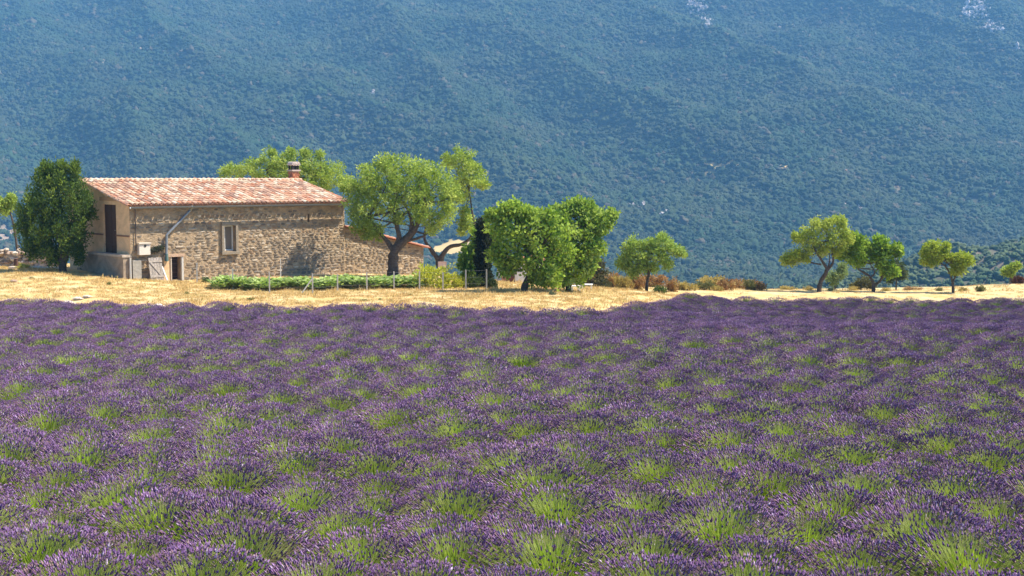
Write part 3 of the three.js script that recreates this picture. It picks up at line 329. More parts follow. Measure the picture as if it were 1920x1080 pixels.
{ const s = new THREE.Shape(); s.moveTo(LEN, -1.2); s.lineTo(END, -1.2); s.lineTo(END, annexTop(END)); s.lineTo(LEN, annexTop(LEN)); const g = new THREE.ExtrudeGeometry(s, { depth: 0.42, bevelEnabled: false }); g.translate(0, 0, -0.46); var annexWall = part('lean_to_wall', metric(g), mortar, house);
  const s2 = new THREE.Shape(); s2.moveTo(LEN, -1.2); s2.lineTo(END, -1.2); s2.lineTo(END, annexTop(END)); s2.lineTo(LEN, annexTop(LEN)); const g2 = new THREE.ExtrudeGeometry(s2, { depth: 0.4, bevelEnabled: false }); g2.translate(0, 0, -5); part('rear_wall', metric(g2), mortar, house); part('lean_to_wall', metric(box(0.4, annexTop(END) + 1.2, 4.1, END - 0.2, (annexTop(END) - 1.2) / 2, -2.53)), mortar, house); }
course(LEN, END, -0.7, (x) => annexTop(x), [], () => 0.06);
stones.sort((a, b) => b.w * b.h - a.w * a.h);
stones.slice(0, 290).forEach((s) => { const m = part('stone', stoneGeos[s.v], stoneMats[s.tone], s.annex ? annexWall : frontWall); m.position.set(s.x, s.y, (s.annex ? -0.04 : 0) + s.z - 0.045); m.rotation.z = s.rot; m.scale.set(s.w, s.h, 0.09); });
{ const rest = stones.slice(290), im = shade(new THREE.InstancedMesh(stoneGeos[0], grainMat([1, 1, 1], 0.3, 0.02, 2), rest.length)); im.name = 'small_stones'; im.userData.kind = 'stuff'; const m = new THREE.Matrix4(); rest.forEach((s, i) => { m.compose(V(s.x, s.y, (s.annex ? -0.04 : 0) + s.z - 0.045), new THREE.Quaternion().setFromAxisAngle(V(0, 0, 1), s.rot + (s.v % 2) * Math.PI), V(s.w, s.h, 0.09)); im.setMatrixAt(i, m); const c = STONE[s.tone]; im.setColorAt(i, col(c[0], c[1], c[2]).multiplyScalar(0.85 + 0.3 * sr())); }); house.add(im); }
// window with dressed surround, casement and pane
{ const [a, b] = win, w = b[0] - a[0], h = a[1] - b[1], cx = (a[0] + b[0]) / 2, dress = grainMat([0.25, 0.2, 0.14], 0.25, 0.008, 1.5);
  const f = part('window', [box(0.12, h + 0.28, 0.14, a[0] - 0.06, b[1] + h / 2, 0.035), box(0.12, h + 0.28, 0.14, b[0] + 0.06, b[1] + h / 2, 0.035), box(w, 0.14, 0.136, cx, a[1] + 0.07, 0.035)].map(metric), dress, house);
  part('sill', metric(box(w + 0.32, 0.12, 0.22, cx, b[1] - 0.085, 0.06)), dress, f);
  part('casement', [box(0.05, h - 0.02, 0.05, a[0] + 0.13, b[1] + h / 2, -0.16), box(0.05, h - 0.02, 0.05, b[0] - 0.03, b[1] + h / 2, -0.2), box(w - 0.2, 0.05, 0.05, cx + 0.05, a[1] - 0.03, -0.2), box(w - 0.2, 0.05, 0.05, cx + 0.05, b[1] + 0.035, -0.2)], std({ color: col(0.7, 0.68, 0.62), roughness: 0.5 }), f);
  part('inner_shutter', box(w - 0.22, h - 0.1, 0.02, cx + 0.07, b[1] + h / 2, -0.26), std({ color: col(0.2, 0.165, 0.13) }), f); }
// cellar doorway with lintel, pale jamb post and iron grating
{ const [a, b] = cellar, w = b[0] - a[0], h = a[1] - b[1], cx = (a[0] + b[0]) / 2, k = part('cellar_door', box(w, h, 0.05, cx, b[1] + h / 2, -0.32), std({ color: col(0.035, 0.016, 0.011), roughness: 0.7 }), house);
  for (let i = 0; i < 5; i++) part('bar', box(w * 0.94, 0.02, 0.02, cx, b[1] + h * (0.12 + 0.19 * i), -0.26), std({ color: col(0.12, 0.06, 0.045), roughness: 0.6 }), k);
  part('lintel', metric(box(w + 0.5, 0.1, 0.2, cx - 0.1, a[1] + 0.06, 0.03)), grainMat([0.45, 0.3, 0.2], 0.4, 0.01, 2), house);
  part('door_jamb', metric(box(0.09, h + 0.3, 0.16, b[0] + 0.05, b[1] + h / 2 - 0.15, 0.03)), grainMat([0.5, 0.47, 0.42], 0.2, 0.01, 2), house); part('door_jamb', metric(box(0.05, h + 0.3, 0.14, a[0] - 0.03, b[1] + h / 2 - 0.15, 0.03)), grainMat([0.5, 0.42, 0.33], 0.2, 0.01, 2), house); }
part('plaster_patch', metric(box(onFront(318, 500)[0] - onFront(306, 500)[0], 1.25, 0.03, onFront(312, 500)[0], onFront(312, 497)[1] - 0.25, 0.045)), plaster, house);
{ const [x0, y0] = onFront(246, 488), [x1] = onFront(262, 488); part('wall_footing', metric(box(x1 - x0, y0 + 0.8, 0.1, (x0 + x1) / 2 + 0.02, (y0 - 0.8) / 2, 0.06)), grainMat([0.33, 0.3, 0.25], 0.3, 0.01, 1), house); }
// meter box, cable, gutter and downspout
{ const [a, b] = meter, w = b[0] - a[0], h = a[1] - b[1], m = part('meter_box', [box(w, h, 0.22, (a[0] + b[0]) / 2, b[1] + h / 2, 0.1), box(w + 0.06, 0.04, 0.28, (a[0] + b[0]) / 2, a[1] + 0.022, 0.12)], std({ color: col(0.62, 0.55, 0.46), roughness: 0.6 }), house), [sx, sy] = onFront(272, 461, 0.2);
  part('meter_glass', new THREE.CylinderGeometry(0.055, 0.055, 0.02, 16).rotateX(Math.PI / 2).translate(sx, sy, 0.215), std({ color: col(0.03, 0.03, 0.03), roughness: 0.2 }), m);
  const [kx] = onFront(253, 430); part('cable', rod(V(kx, a[1] - 0.3, 0.06), V(kx, EAVE - 0.15, 0.06), 0.022, 0.022, 6), std({ color: col(0.09, 0.07, 0.06) }), house);
  const zinc = std({ color: col(0.17, 0.185, 0.20), metalness: 0.6, roughness: 0.5 }), gz = 0.40, shape = new THREE.Shape(); shape.absarc(0, 0, 0.085, Math.PI, 2 * Math.PI, false); shape.lineTo(0.07, 0); shape.absarc(0, 0, 0.07, 0, Math.PI, true);
  const gg = new THREE.ExtrudeGeometry(shape, { depth: LEN + 0.35, bevelEnabled: false, curveSegments: 8 }); gg.rotateY(Math.PI / 2); gg.translate(-0.15, EAVE - 0.11, gz); const gut = part('gutter', gg, zinc, house); for (let i = 0; i < 12; i++) part('bracket', box(0.03, 0.02, 0.4, 0.4 + i * (LEN - 0.6) / 11, EAVE - 0.2, 0.2), zinc, gut);
  const P = [[360, 388, 0.4], [357, 394, 0.2], [316, 437, 0.12], [312.5, 441, 0.11], [312, 476, 0.11]].map(([px, py, z]) => { const [x, y] = onFront(px, py, z); return V(x, y, z); });
  part('downspout', P.slice(1).map((p, i) => rod(P[i], p, 0.06, 0.06, 10)).concat(P.map((p) => new THREE.SphereGeometry(0.062, 8, 6).translate(p.x, p.y, p.z))), std({ color: col(0.24, 0.255, 0.27), metalness: 0.5, roughness: 0.5 }), house);
  part('downspout_shoe', rod(P[4], P[4].clone().add(V(0, -0.32, 0)), 0.075, 0.08, 10), std({ color: col(0.07, 0.13, 0.12), roughness: 0.7 }), house); }
// tiled roof
const tileShape = (seed, len = 0.46) => { const r = rng(seed), S = 6, p = [], R0 = 0.105, R1 = 0.082, th = 0.018, ring = (R, y, z, i) => { const a = Math.PI * i / S; return [Math.cos(a) * R, Math.sin(a) * R * 0.85 + y, z]; }, quad = (a, b, c, d) => p.push(...a, ...b, ...c, ...a, ...c, ...d); for (let i = 0; i < S; i++) { quad(ring(R0, 0, len / 2, i), ring(R1, 0, -len / 2, i), ring(R1, 0, -len / 2, i + 1), ring(R0, 0, len / 2, i + 1)); quad(ring(R0 - th, 0, len / 2, i), ring(R0, 0, len / 2, i), ring(R0, 0, len / 2, i + 1), ring(R0 - th, 0, len / 2, i + 1)); quad(ring(R0 - th, 0, len / 2, i + 1), ring(R1 - th, 0, -len / 2, i + 1), ring(R1 - th, 0, -len / 2, i), ring(R0 - th, 0, len / 2, i)); } const g = new THREE.BufferGeometry(); g.setAttribute('position', new THREE.Float32BufferAttribute(p, 3)); g.computeVertexNormals(); return metric(g); };
const tileGeo = tileShape(1), TILE = [[0.55, 0.31, 0.19], [0.60, 0.41, 0.27], [0.64, 0.50, 0.35], [0.49, 0.23, 0.13], [0.57, 0.36, 0.24], [0.38, 0.23, 0.16], [0.66, 0.55, 0.42]], tileMats = TILE.map((c) => grainMat(c, 0.3, 0.005, 3)), tr = rng(60);
const slope = Math.atan2(RIDGE - EAVE, RZ), q0 = new THREE.Quaternion().setFromAxisAngle(V(1, 0, 0), slope), tiles = [];
const roof = part('roof', [(() => { const l = Math.hypot(RIDGE - EAVE, RZ) + 0.22; return box(LEN + 0.36, 0.05, l, 0, 0, 0, slope).translate(LEN / 2, EAVE + (RIDGE - EAVE) / 2 - 0.03, -RZ / 2 + 0.1); })(), (() => { const l = Math.hypot(RIDGE - REAR, DEEP - RZ) + 0.3; return box(LEN + 0.36, 0.05, l, 0, 0, 0, -slope).translate(LEN / 2, (RIDGE + REAR) / 2 - 0.05, -(RZ + DEEP) / 2 - 0.14); })()], std({ color: col(0.28, 0.13, 0.08) }), house);
for (let row = 0; row < 13; row++) for (let i = 0; i * 0.245 < LEN + 0.4; i++) { const s = 0.1 - row * 0.365 + gauss(tr) * 0.02, x = -0.17 + i * 0.245 + gauss(tr) * 0.012, y = EAVE - Math.tan(slope) * (s - 0.0); if (s < -RZ - 0.1) continue; tiles.push({ p: V(x, EAVE - Math.tan(slope) * s + 0.035 + 0.018 * tr(), s), tone: Math.floor(tr() * 7), q: new THREE.Quaternion().setFromEuler(new THREE.Euler(slope - 0.04 + gauss(tr) * 0.03, gauss(tr) * 0.05, gauss(tr) * 0.06)), near: row }); }
tiles.sort((a, b) => a.near - b.near || a.p.x - b.p.x);
const putTiles = (list, parent, name = 'tile') => list.forEach((t) => { const m = part(name, tileGeo, tileMats[t.tone], parent); m.position.copy(t.p); m.quaternion.copy(t.q); });
putTiles(tiles.slice(0, 240), roof);
{ const rest = tiles.slice(240), im = shade(new THREE.InstancedMesh(tileGeo, grainMat([1, 1, 1], 0.25, 0.005, 3), rest.length)), m = new THREE.Matrix4(); im.name = 'upper_tiles'; im.userData.kind = 'stuff'; rest.forEach((t, i) => { im.setMatrixAt(i, m.compose(t.p, t.q, V(1, 1, 1))); const c = TILE[t.tone]; im.setColorAt(i, col(...c)); }); roof.add(im); }
{ const ridgeTiles = []; for (let x = -0.15; x < LEN + 0.2; x += 0.4) ridgeTiles.push({ p: V(x, RIDGE + 0.045 + 0.01 * tr(), -RZ), tone: [1, 2, 6, 4][Math.floor(tr() * 4)], q: new THREE.Quaternion().setFromEuler(new THREE.Euler(0, Math.PI / 2 + gauss(tr) * 0.04, 0)) }); putTiles(ridgeTiles, roof, 'ridge_tile');
  const verge = []; for (let s = 0.2; s > -RZ; s -= 0.38) verge.push({ p: V(-0.2, EAVE - Math.tan(slope) * s + 0.02, s), tone: [0, 3, 4][Math.floor(tr() * 3)], q: q0 }); putTiles(verge, roof, 'verge_tile'); }
// chimney of brick with openings under a cap slab
{ const c = at(551, 331, 1), L0 = onFront(551, 330, -RZ - 0.5), cx = L0[0], cz = -RZ - 0.5, bx = RIDGE - 0.16, brickMats = [[0.45, 0.16, 0.07], [0.52, 0.22, 0.1], [0.38, 0.13, 0.06]].map((k) => grainMat(k, 0.3, 0.01, 3)), ch = part('chimney', box(0.5, 0.72, 0.5, cx, bx + 0.3, cz), std({ color: col(0.45, 0.3, 0.2) }), house);
  for (let row = 0; row < 7; row++) for (let k = 0; k < 3; k++) for (const side of [0, 1, 2, 3]) { const o = (k - 1) * 0.19 + (row % 2 ? 0.03 : -0.03), b = part('brick', new THREE.BoxGeometry(0.175, 0.085, 0.06), brickMats[(row * 5 + k + side) % 3], ch); b.position.set(cx + (side < 2 ? o : side === 2 ? 0.25 : -0.25), bx - 0.02 + row * 0.098, cz + (side > 1 ? o : side ? -0.25 : 0.25)); if (side > 1) b.rotation.y = Math.PI / 2; }
  ch.position.set(cx * 0.27, 0, cz * 0.27); ch.scale.set(0.73, 1, 0.73); part('chimney_slab', box(0.7, 0.07, 0.7, cx, bx + 0.70, cz), std({ color: col(0.45, 0.36, 0.3) }), ch); for (const [sx, sz] of [[-1, -1], [1, -1], [-1, 1], [1, 1]]) part('pier', box(0.1, 0.24, 0.1, cx + sx * 0.22, bx + 0.855, cz + sz * 0.22), dark, ch); part('flue', box(0.3, 0.2, 0.3, cx, bx + 0.83, cz), dark, ch);
  part('chimney_cap', [box(0.66, 0.07, 0.66, cx, bx + 1.01, cz), ...[-1, 0, 1].map((k) => new THREE.CylinderGeometry(0.1, 0.1, 0.66, 8, 1).rotateX(Math.PI / 2).translate(cx + k * 0.2, bx + 1.04, cz))], grainMat([0.6, 0.5, 0.42], 0.4, 0.01, 3), ch); }
// lean-to roof
{ const ang = Math.atan2(annexTop(END) - annexTop(LEN), END - LEN), l = Math.hypot(annexTop(END) - annexTop(LEN), END - LEN), ar = part('lean_to_roof', box(l + 0.3, 0.05, 5.3, 0, 0, 0, 0, 0, ang).translate((LEN + END) / 2 + 0.12, (annexTop(END) + annexTop(LEN)) / 2 + 0.03, -2.45), std({ color: col(0.4, 0.15, 0.09) }), house), list = [];
  for (let row = 0; row < 1; row++) for (let s = 0.2; s < l + 0.3; s += 0.37) list.push({ p: V(LEN + s * Math.cos(ang), annexTop(LEN) + s * Math.sin(ang) + 0.05, 0.03), tone: [3, 5, 5, 5][Math.floor(tr() * 4)], q: new THREE.Quaternion().setFromEuler(new THREE.Euler(0, Math.PI / 2, 0)).premultiply(new THREE.Quaternion().setFromAxisAngle(V(0, 0, 1), ang + 0.03)) }); putTiles(list, ar); }

// things against and near the house
const fromHouse = (x, y, z) => V(x, y, z).applyMatrix4(house.matrixWorld);
{ const [x0, y0] = onFront(279, 483, 0.3), [x1, y1] = onFront(305, 526, 0.3), w = x1 - x0, h = y0 - y1, t = thing('leaning_door', 'weathered grey plank door leaning on the farmhouse wall', 'door', fromHouse((x0 + x1) / 2, y1, 0.42), TH), g = grainMat([0.34, 0.29, 0.24], 0.4, 0.01, 2); const lean = new THREE.Group(); 
  for (let i = 0; i < 5; i++) { const m = part('plank', metric(box(w / 5 - 0.012, h + 0.02 * (i % 2), 0.03, -w / 2 + (i + 0.5) * w / 5, h / 2, 0)), grainMat([[0.34, 0.29, 0.24], [0.30, 0.26, 0.22], [0.38, 0.32, 0.27]][i % 3], 0.4, 0.01, 2), t); m.rotation.x = -0.2; }
  const b = part('brace', [metric(box(w, 0.1, 0.025, 0, h * 0.85, 0.03)), metric(box(w, 0.1, 0.025, 0, h * 0.2, 0.03)), metric(box(0.09, h * 0.75, 0.022, 0, h * 0.52, 0.031, 0, 0, 0.65))], g, t); b.rotation.x = -0.2; }
{ const [x0, y0] = onFront(305.5, 500, 0.35), [x1, y1] = onFront(313, 525, 0.5), t = thing('white_plank', 'narrow white plank propped against the weathered door', 'plank', fromHouse(x1, y1, 0.5), TH); const m = part('board', rod(V(0, 0, 0), V(x0 - x1, y0 - y1, -0.25), 0.045, 0.045, 4), std({ color: col(0.8, 0.76, 0.7) }), t); part('end_cap', rod(V(0, -0.02, 0), V((x0 - x1) * 0.03, (y0 - y1) * 0.03, -0.01), 0.05, 0.05, 4), std({ color: col(0.7, 0.66, 0.6) }), t); }
{ const [x, y] = onFront(292, 468, 0.08), t = thing('wall_plant', 'dark tuft of greenery growing on the wall above the plank door', 'plant', fromHouse(x, y, 0.08), TH), L = new Leaves(), r = rng(77); for (let i = -3; i <= 3; i++) crown(L, V(i * 0.09, 0.02 * i, 0), 0.1, { tones: [col(0.05, 0.06, 0.03), col(0.03, 0.04, 0.02), col(0.08, 0.1, 0.04)], clumps: 300, per: 12, spread: 0.05, leaf: 0.08 }, r); part('leaves', L.geo(), leafMat, t); part('stem', rod(V(-0.3, -0.04, -0.06), V(0.3, 0.02, -0.04), 0.02, 0.012, 5), stemMat, t); }
// white outbuilding seen under the figs
{ const o = ground(986, 60), t = thing('white_outbuilding', 'low white building half hidden under the fig branches', 'shed', o, 0.2), white = grainMat([0.78, 0.76, 0.72], 0.12, 0.006, 1); const w = 2.1, h = 1.0;
  part('wall', metric(box(w, h + 0.6, 2, 0.05, h / 2 - 0.3, -1)), white, t); const rf = part('roof', box(w + 0.3, 0.08, 2.4, 0, 0, 0, 0.06).translate(0.05, h + 0.1, -1), std({ color: col(0.45, 0.18, 0.1) }), t);
  const dr = part('door', box(0.42, 0.95, 0.05, -0.75, 0.45, 0.01), std({ color: col(0.14, 0.05, 0.03) }), t); part('handle', box(0.03, 0.1, 0.04, -0.6, 0.45, 0.05), std({ color: col(0.5, 0.45, 0.4) }), dr); part('shutter', box(0.2, 0.9, 0.04, -1.05, 0.45, 0.02), std({ color: col(0.42, 0.2, 0.13) }), t); }
{ const o = ground(1036, 56), t = thing('red_crate', 'small red crate on the ground under the figs', 'crate', o, 0.3), m = std({ color: col(0.42, 0.03, 0.02), roughness: 0.6 }); for (const z of [-0.14, 0.14]) for (const y of [0.06, 0.17]) part('slat', box(0.42, 0.08, 0.02, 0, y, z), m, t); for (const x of [-0.2, 0.2]) part('end_panel', box(0.02, 0.24, 0.26, x, 0.12, 0), m, t); part('bottom', box(0.4, 0.02, 0.26, 0, 0.012, 0), m, t); }
function bench(name, label, px, d, w, h, turn) { const o = ground(px, d), t = thing(name, label, name.includes('bench') ? 'bench' : 'table', o, turn), m = std({ color: col(0.8, 0.78, 0.72), roughness: 0.5 }); for (let i = 0; i < 3; i++) part(name.includes('bench') ? 'seat_slat' : 'top_slat', box(w, 0.035, 0.12, 0, h, -0.13 + i * 0.13), m, t); for (const sx of [-1, 1]) for (const sz of [-1, 1]) part('leg', box(0.05, h, 0.05, sx * (w / 2 - 0.06), h / 2 - 0.02, sz * 0.13), m, t); return t; }
bench('white_bench', 'low white bench on the grass right of the figs', 1079, 52.5, 0.42, 0.22, 0.2); bench('white_table', 'low white garden table right of the white bench', 1101, 55, 0.5, 0.2, -0.1);
// board on the trunk and wire fence
{ const o = ground(829, 60), t = thing('notice_board', 'small pale pink board on a post before the forked almond trunk', 'board', o), y0 = at(829, 511, 60).y - o.y, y1 = at(829, 491, 60).y - o.y; part('panel', box(0.34, y1 - y0, 0.03, 0, (y0 + y1) / 2, 0.05), std({ color: col(0.72, 0.5, 0.42) }), t); part('frame', [box(0.38, 0.03, 0.05, 0, y0, 0.05), box(0.38, 0.03, 0.05, 0, y1, 0.05), box(0.03, y1 - y0, 0.05, -0.18, (y0 + y1) / 2, 0.05), box(0.03, y1 - y0, 0.05, 0.18, (y0 + y1) / 2, 0.05)], std({ color: col(0.6, 0.42, 0.36) }), t); part('post', box(0.06, y1 + 0.3, 0.06, 0, y1 / 2 - 0.15, 0), std({ color: col(0.3, 0.22, 0.17) }), t); }
{ const posts = [[368, 493, 54], [435, 503, 52], [504, 509, 50], [585, 513, 49.2], [632, 514, 50.5], [687, 510, 50.8], [738, 509, 51], [786, 508, 51], [830, 511, 51.2], [873, 506, 51.2], [912, 505, 51.2]], o = ground(640, 51), t = thing('wire_fence', 'thin wire fence on pale posts before the kitchen garden', 'fence', o), m = std({ color: col(0.42, 0.39, 0.34), roughness: 0.8 }), wireM = std({ color: col(0.4, 0.4, 0.38), metalness: 0.5, roughness: 0.5 }), tops = [];
  for (const [px, py, d] of posts) { const b = ground(px, d).sub(o), top = at(px + 0.5, py, d).sub(o); part('post', box(0.05, top.y - b.y + 0.3, 0.05, (b.x + top.x) / 2, (b.y - 0.3 + top.y) / 2, b.z, 0, 0.3), m, t); tops.push([b, top]); }
  const [b3] = tops[3]; part('brace', rod(V(b3.x - 0.42, b3.y, b3.z + 0.25), V(b3.x, b3.y + 0.62, b3.z), 0.028, 0.028, 6), m, t);
  for (const f of [0.3, 0.62, 0.95]) part('wire', tops.slice(1).map(([b, p], i) => { const [b0, p0] = tops[i]; return rod(b0.clone().lerp(p0, f), b.clone().lerp(p, f), 0.002, 0.002, 4); }), wireM, t); }
{ const o = ground(525, 57), t = thing('garden_stake', 'thin pale stake in the vegetable rows against the farmhouse wall', 'stake', o); part('pole', rod(V(0, -0.2, 0), V(0, at(524, 485, 57).y - o.y, 0), 0.022, 0.018, 6), std({ color: col(0.6, 0.57, 0.52) }), t); part('tie', new THREE.TorusGeometry(0.03, 0.008, 5, 10).rotateX(Math.PI / 2).translate(0, 0.7, 0), dark, t); }
for (const [px, d, h, label] of [[1325, 72, 0.55, 'left dark post of the pair above the dry bushes'], [1334, 72, 0.5, 'right dark post of the pair above the dry bushes']]) { const o = ground(px, d), top = at(px, 521, d).y - o.y, t = thing('wooden_post', label, 'post', o, 0, 'pair of dark posts'); part('shaft', rod(V(0, -0.2, 0), V(0.02, top, 0), 0.08, 0.06, 7), std({ color: col(0.06, 0.06, 0.04) }), t); part('cap', new THREE.ConeGeometry(0.07, 0.05, 7).translate(0.02, top + 0.02, 0), std({ color: col(0.09, 0.08, 0.05) }), t); }

// dry stone wall at the left, loose stones on the grass
const rockGeos = [0, 1, 2, 3, 4].map((v) => { const g = new THREE.IcosahedronGeometry(0.5, 1), p = g.attributes.position; for (let i = 0; i < p.count; i++) { const x = p.getX(i), y = p.getY(i), z = p.getZ(i), k = 1 + 0.35 * n3(x * 2.2 + v * 7, y * 2.2, z * 2.2); p.setXYZ(i, x * k, y * k * 0.8, z * k); } g.computeVertexNormals(); return metric(g); });
const rockMats = [[0.56, 0.46, 0.36], [0.7, 0.6, 0.5], [0.45, 0.34, 0.26], [0.78, 0.68, 0.57], [0.5, 0.35, 0.26]].map((c) => grainMat(c, 0.35, 0.02, 3));
{ const r = rng(90), o = ground(20, 61), t = thing('dry_stone_wall', 'tumbled dry stone wall beyond the dark conifer', 'wall', o); part('core', (() => { const g = []; for (let px = -60; px < 108; px += 8) { const b = ground(px, 61.4).sub(o); g.push(box(0.3, 0.62, 0.3, b.x, b.y + 0.25, b.z)); } return g; })(), std({ color: col(0.12, 0.09, 0.07) }), t);
  for (let row = 0; row < 6; row++) for (let px = -60 + (row % 2) * 4; px < 110; px += 7.5) { const d = 61 + gauss(r) * 0.1, b = ground(px, d).sub(o), hgt = 0.08 + row * 0.145; if (row > 4 && r() < 0.5) continue; const m = part('stone', rockGeos[Math.floor(r() * 5)], rockMats[Math.floor(r() * 5)], t); m.position.set(b.x + gauss(r) * 0.04, b.y + hgt + gauss(r) * 0.03, b.z + gauss(r) * 0.06); m.rotation.set(r() * 0.6, r() * 6.28, r() * 0.6); m.scale.set(0.24 + 0.14 * r(), 0.16 + 0.09 * r(), 0.26); } }
{ const o = ground(28, 59.5), t = thing('tree_stump', 'dark brown stump in front of the dry stone wall', 'stump', o); part('bark', limb([[V(0, -0.1, 0), 0.13], [V(0, 0.15, 0), 0.11], [V(0.01, 0.38, 0), 0.1]]), grainMat([0.10, 0.045, 0.03], 0.5, 0.02, 2), t); part('cut_face', new THREE.CylinderGeometry(0.1, 0.1, 0.02, 9).translate(0.01, 0.385, 0), std({ color: col(0.2, 0.1, 0.06) }), t); }
{ const g = []; for (const [px, w] of [[26, 0.5], [46, 0.55], [66, 0.5], [86, 0.5], [104, 0.4]]) { const p = ground(px, 58.2); g.push([p, w]); } const t = thing('stone_kerb', 'row of flat pale kerb stones in the grass left of the conifer', 'kerb', g[0][0]); g.forEach(([p, w], i) => { const q = p.clone().sub(g[0][0]); part('kerb_stone', metric(box(w, 0.2, 0.3, q.x, q.y, q.z, 0, 0.1 * (i - 2), 0)), rockMats[i % 2 ? 1 : 3], t); }); }
for (const [px, d, s, m, label] of [[23, 50.5, 0.26, 4, 'round brown stone lying alone in the golden grass'], [66, 46.3, 0.42, 2, 'flat reddish stone at the edge of the lavender'], [122, 46, 0.5, 3, 'white flat stone at the lavender edge, left of the smaller ones'], [142, 46.8, 0.34, 3, 'middle one of the three white stones at the lavender edge'], [160, 47.2, 0.3, 1, 'smallest pale stone at the lavender edge, below the landing'], [293, 44.6, 0.4, 3, 'white stone at the lavender edge below the plank door']]) { const p = ground(px, d), g = part('loose_stone', rockGeos[m], rockMats[m], scene); tag(g, label, 'stone', 'loose stones on the grass bank'); g.position.copy(p).add(V(0, 0.05, 0)); g.scale.set(s * 1.1, s * 0.5, s * 0.8); }

// ---------------------------------------------------------------- dry grass on the bank
{ const geos = [0, 1, 2, 3].map((v) => { const r = rng(300 + v), L = new Leaves(), tones = [col(0.58, 0.40, 0.15), col(0.66, 0.52, 0.25), col(0.49, 0.33, 0.13), col(0.38, 0.36, 0.11)]; for (let i = 0; i < 42; i++) { const a = r() * 6.28, q = 0.22 * Math.sqrt(r()), dir = V(gauss(r) * 0.8, 0.6, gauss(r) * 0.8).normalize(); L.leaf(V(Math.cos(a) * q, 0, Math.sin(a) * q), dir, V(Math.sin(a), 0, Math.cos(a)), 0.04 + 0.07 * r(), 0.016, tones[r() < 0.08 ? 3 : Math.floor(r() * 3)]); } return L.geo(); });
  const r = rng(310), lists = geos.map(() => []), m = new THREE.Matrix4();
  for (let i = 0; i < 16000; i++) { const d = 41 + 42 * r() * (r() < 0.7 ? 0.45 : 1), x = (r() * 2 - 1) * 0.43 * d; if (inField(x, d, 0.25) || (d > 70 && x < 0)) continue; const loc = V(x, 0, -d).applyMatrix4(inv); if (loc.x > -1.2 && loc.x < END && loc.z < 0.1 && loc.z > -DEEP) continue; if (fbm(x * 0.5 + 3, d * 0.5) < -0.28) continue; const s = 0.6 + 0.6 * r() + (r() < 0.06 ? 1.2 * r() : 0); lists[Math.floor(r() * 4)].push(m.compose(V(x, land(x, -d) - 0.01, -d), new THREE.Quaternion().setFromAxisAngle(V(0, 1, 0), r() * 6.28), V(s, s * (0.7 + 0.6 * r()), s)).clone()); }
  const g = new THREE.Group(); g.name = 'dry_grass'; scene.add(g); tag(g, 'golden dry grass on the bank between lavender and farmhouse', 'grass', null, 'stuff');
  lists.forEach((l, v) => { const im = shade(new THREE.InstancedMesh(geos[v], leafMat, l.length)); im.name = 'grass_tufts'; im.userData.kind = 'stuff'; l.forEach((a, i) => im.setMatrixAt(i, a)); g.add(im); }); }

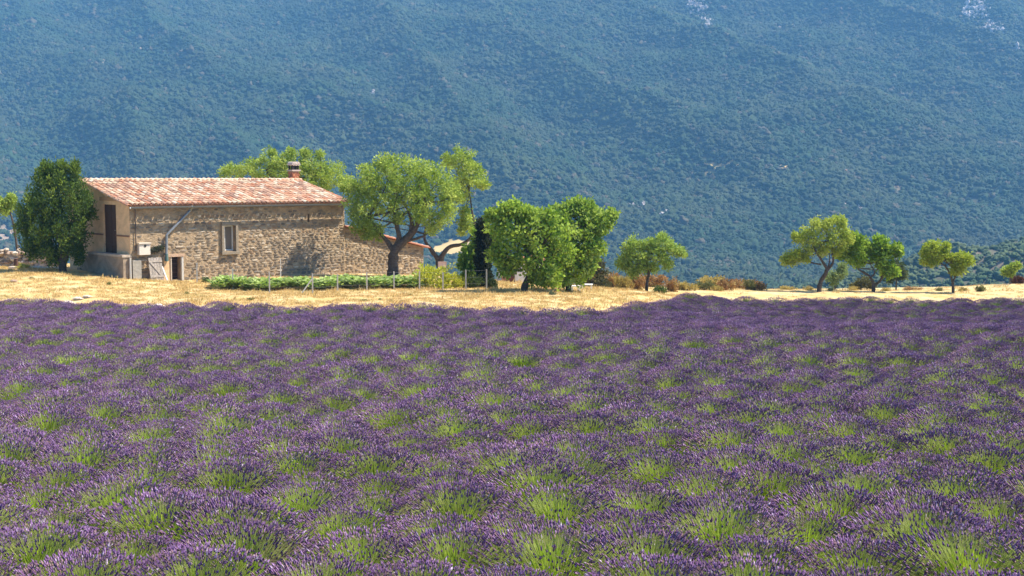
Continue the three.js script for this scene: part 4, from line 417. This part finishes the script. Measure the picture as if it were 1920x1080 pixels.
// ---------------------------------------------------------------- lavender
{
  const VAR = 8, made = [];
  for (let v = 0; v < VAR; v++) {
    const r = rng(500 + v), leaf = new Leaves(), bloom = new Leaves(), full = [0.9, 0.8, 0.95, 0.75, 0.9, 0.85, 0.95, 0.7][v], dome = [0.3, 0.34, 0.25, 0.38, 0.28, 0.33, 0.22, 0.4][v];
    for (let i = 0; i < 3400 * dome; i++) {                       // the bright leafy middle of the bush
      const a = r() * 6.28, q = dome * Math.sqrt(r()), top = 0.47 - 0.9 * q * q / dome, dir = V(Math.cos(a) * q * 2.4 + 0.22 * gauss(r), 0.9, Math.sin(a) * q * 2.4 + 0.22 * gauss(r)).normalize(), len = 0.09 + 0.12 * r();
      leaf.leaf(V(Math.cos(a) * q * 0.8, Math.max(0.02, (top - len) * (0.35 + 0.65 * r())), Math.sin(a) * q * 0.8), dir, V(gauss(r), gauss(r) * 0.4, gauss(r)).normalize(), len, 0.0115, col(0.22, 0.40, 0.01).lerp(col(0.50, 0.64, 0.035), r()).multiplyScalar(0.7 + 0.5 * r()));
    }
    for (let i = 0; i < 1050; i++) {                              // flower stems fanning out round it
      const a = r() * 6.28, inner = r() < 0.2, rho = inner ? dome * Math.sqrt(r()) : Math.sqrt(lerp((dome * 0.65) ** 2, 0.7 ** 2, r())), h = 0.53 - 0.55 * rho * rho + 0.05 * gauss(r), ca = Math.cos(a), sa = Math.sin(a), side = V(-sa, 0, ca).lerp(V(gauss(r), 0, gauss(r)), 0.5).normalize();
      const b = V(ca * 0.1 * r(), 0.04, sa * 0.1 * r()), mid = V(ca * rho * 0.62, h * 0.64, sa * rho * 0.62), tip = V(ca * rho + 0.02 * gauss(r), h, sa * rho + 0.02 * gauss(r)), w = 0.0028, k = col(0.22, 0.32, 0.04).lerp(col(0.46, 0.40, 0.19), r() * r()).multiplyScalar(0.75 + 0.4 * r()), up = tip.clone().sub(mid).normalize().lerp(V(0, 1, 0), 0.25 * r()).normalize();
      leaf.tri(b.clone().addScaledVector(side, w), b.clone().addScaledVector(side, -w), mid, k); leaf.tri(mid.clone().addScaledVector(side, w), mid.clone().addScaledVector(side, -w), tip, k);
      if (r() < (inner ? full * 0.4 : full)) { const t = r(), k1 = t < 0.58 ? col(0.19, 0.097, 0.225) : t < 0.74 ? col(0.30, 0.175, 0.34) : t < 0.79 ? col(0.42, 0.33, 0.46) : col(0.25, 0.155, 0.17), j = 0.65 + 0.6 * r(), L = 0.032 + 0.03 * r(); bloom.spike(tip, up, L, 0.0072 + 0.0028 * r(), k1.clone().multiplyScalar(j), k1.clone().multiplyScalar(j * 0.75)); }
    }
    const lg = leaf.geo(), bg = bloom.geo(); made.push([lg, bg, mergeGeometries([lg, bg])]);
  }
  const r = rng(520), spots = [], ca = Math.cos(0.07), sa = Math.sin(0.07);
  for (let i = -44; i < 64; i++) for (let j = -66, off = r() * 0.9; j < 66; j++) { const u = i * 0.92 + gauss(r) * 0.14, v = (j + off) * 0.8 + gauss(r) * 0.15, x = u * sa + v * ca, d = 30 + u * ca - v * sa; if (d < 5.2 || d > 64 || Math.abs(x) > 0.44 * d + 1.5 || !inField(x, d, -0.35) || r() < 0.02) continue; spots.push([x, d, 0.74 + 0.3 * r(), Math.floor(r() * VAR), r() * 6.28]); }
  for (let i = 0; i < 1500; i++) { const d = 34 + 30 * r(), x = (r() * 2 - 1) * 0.44 * d; if (inField(x, d, -0.25)) spots.push([x, d, 0.75 + 0.3 * r(), Math.floor(r() * VAR), r() * 6.28]); }
  spots.sort((a, b) => a[1] - b[1]);
  const seen = (x, d) => Math.abs(x) < 0.4 * d + 0.2 && (() => { const p = V(x, land(x, -d) + 0.4, -d).project(camera); return p.y > -1.02; })();
  const single = [], rest = []; for (const s of spots) (single.length < 295 && seen(s[0], s[1]) ? single : rest).push(s);
  const protos = [];
  single.forEach(([x, d, s, v, a], i) => {
    let t; if (!protos[v]) { t = protos[v] = thing('lavender_bush', 'nearest lavender bushes: a bright green middle ringed by purple spikes', 'lavender bush', V(), 0, 'lavender bushes of the nearest rows'); part('foliage', made[v][0], leafMat, t); part('flower_spikes', made[v][1], plainLeaf, t).userData.kind = 'stuff'; }
    else { t = protos[v].clone(); t.name = numbered('lavender_bush'); scene.add(t); }
    t.position.set(x, land(x, -d) - 0.03, -d); t.rotation.y = a; t.scale.setScalar(s);
  });
  const mass = new THREE.Group(); mass.name = 'lavender_field'; scene.add(mass); tag(mass, 'lavender in bloom running in rows to the far edge of the field', 'lavender', null, 'stuff');
  const m = new THREE.Matrix4();
  for (let v = 0; v < VAR; v++) { const l = rest.filter((s) => s[3] === v), im = shade(new THREE.InstancedMesh(made[v][2], plainLeaf, l.length)); im.name = 'lavender_rows'; im.userData.kind = 'stuff'; l.forEach(([x, d, s, , a], i) => im.setMatrixAt(i, m.compose(V(x, land(x, -d) - 0.03, -d), new THREE.Quaternion().setFromAxisAngle(V(0, 1, 0), a), V(s, s, s)))); mass.add(im); }
  console.log('lavender', single.length, rest.length);
}
renderer.render(scene, camera);
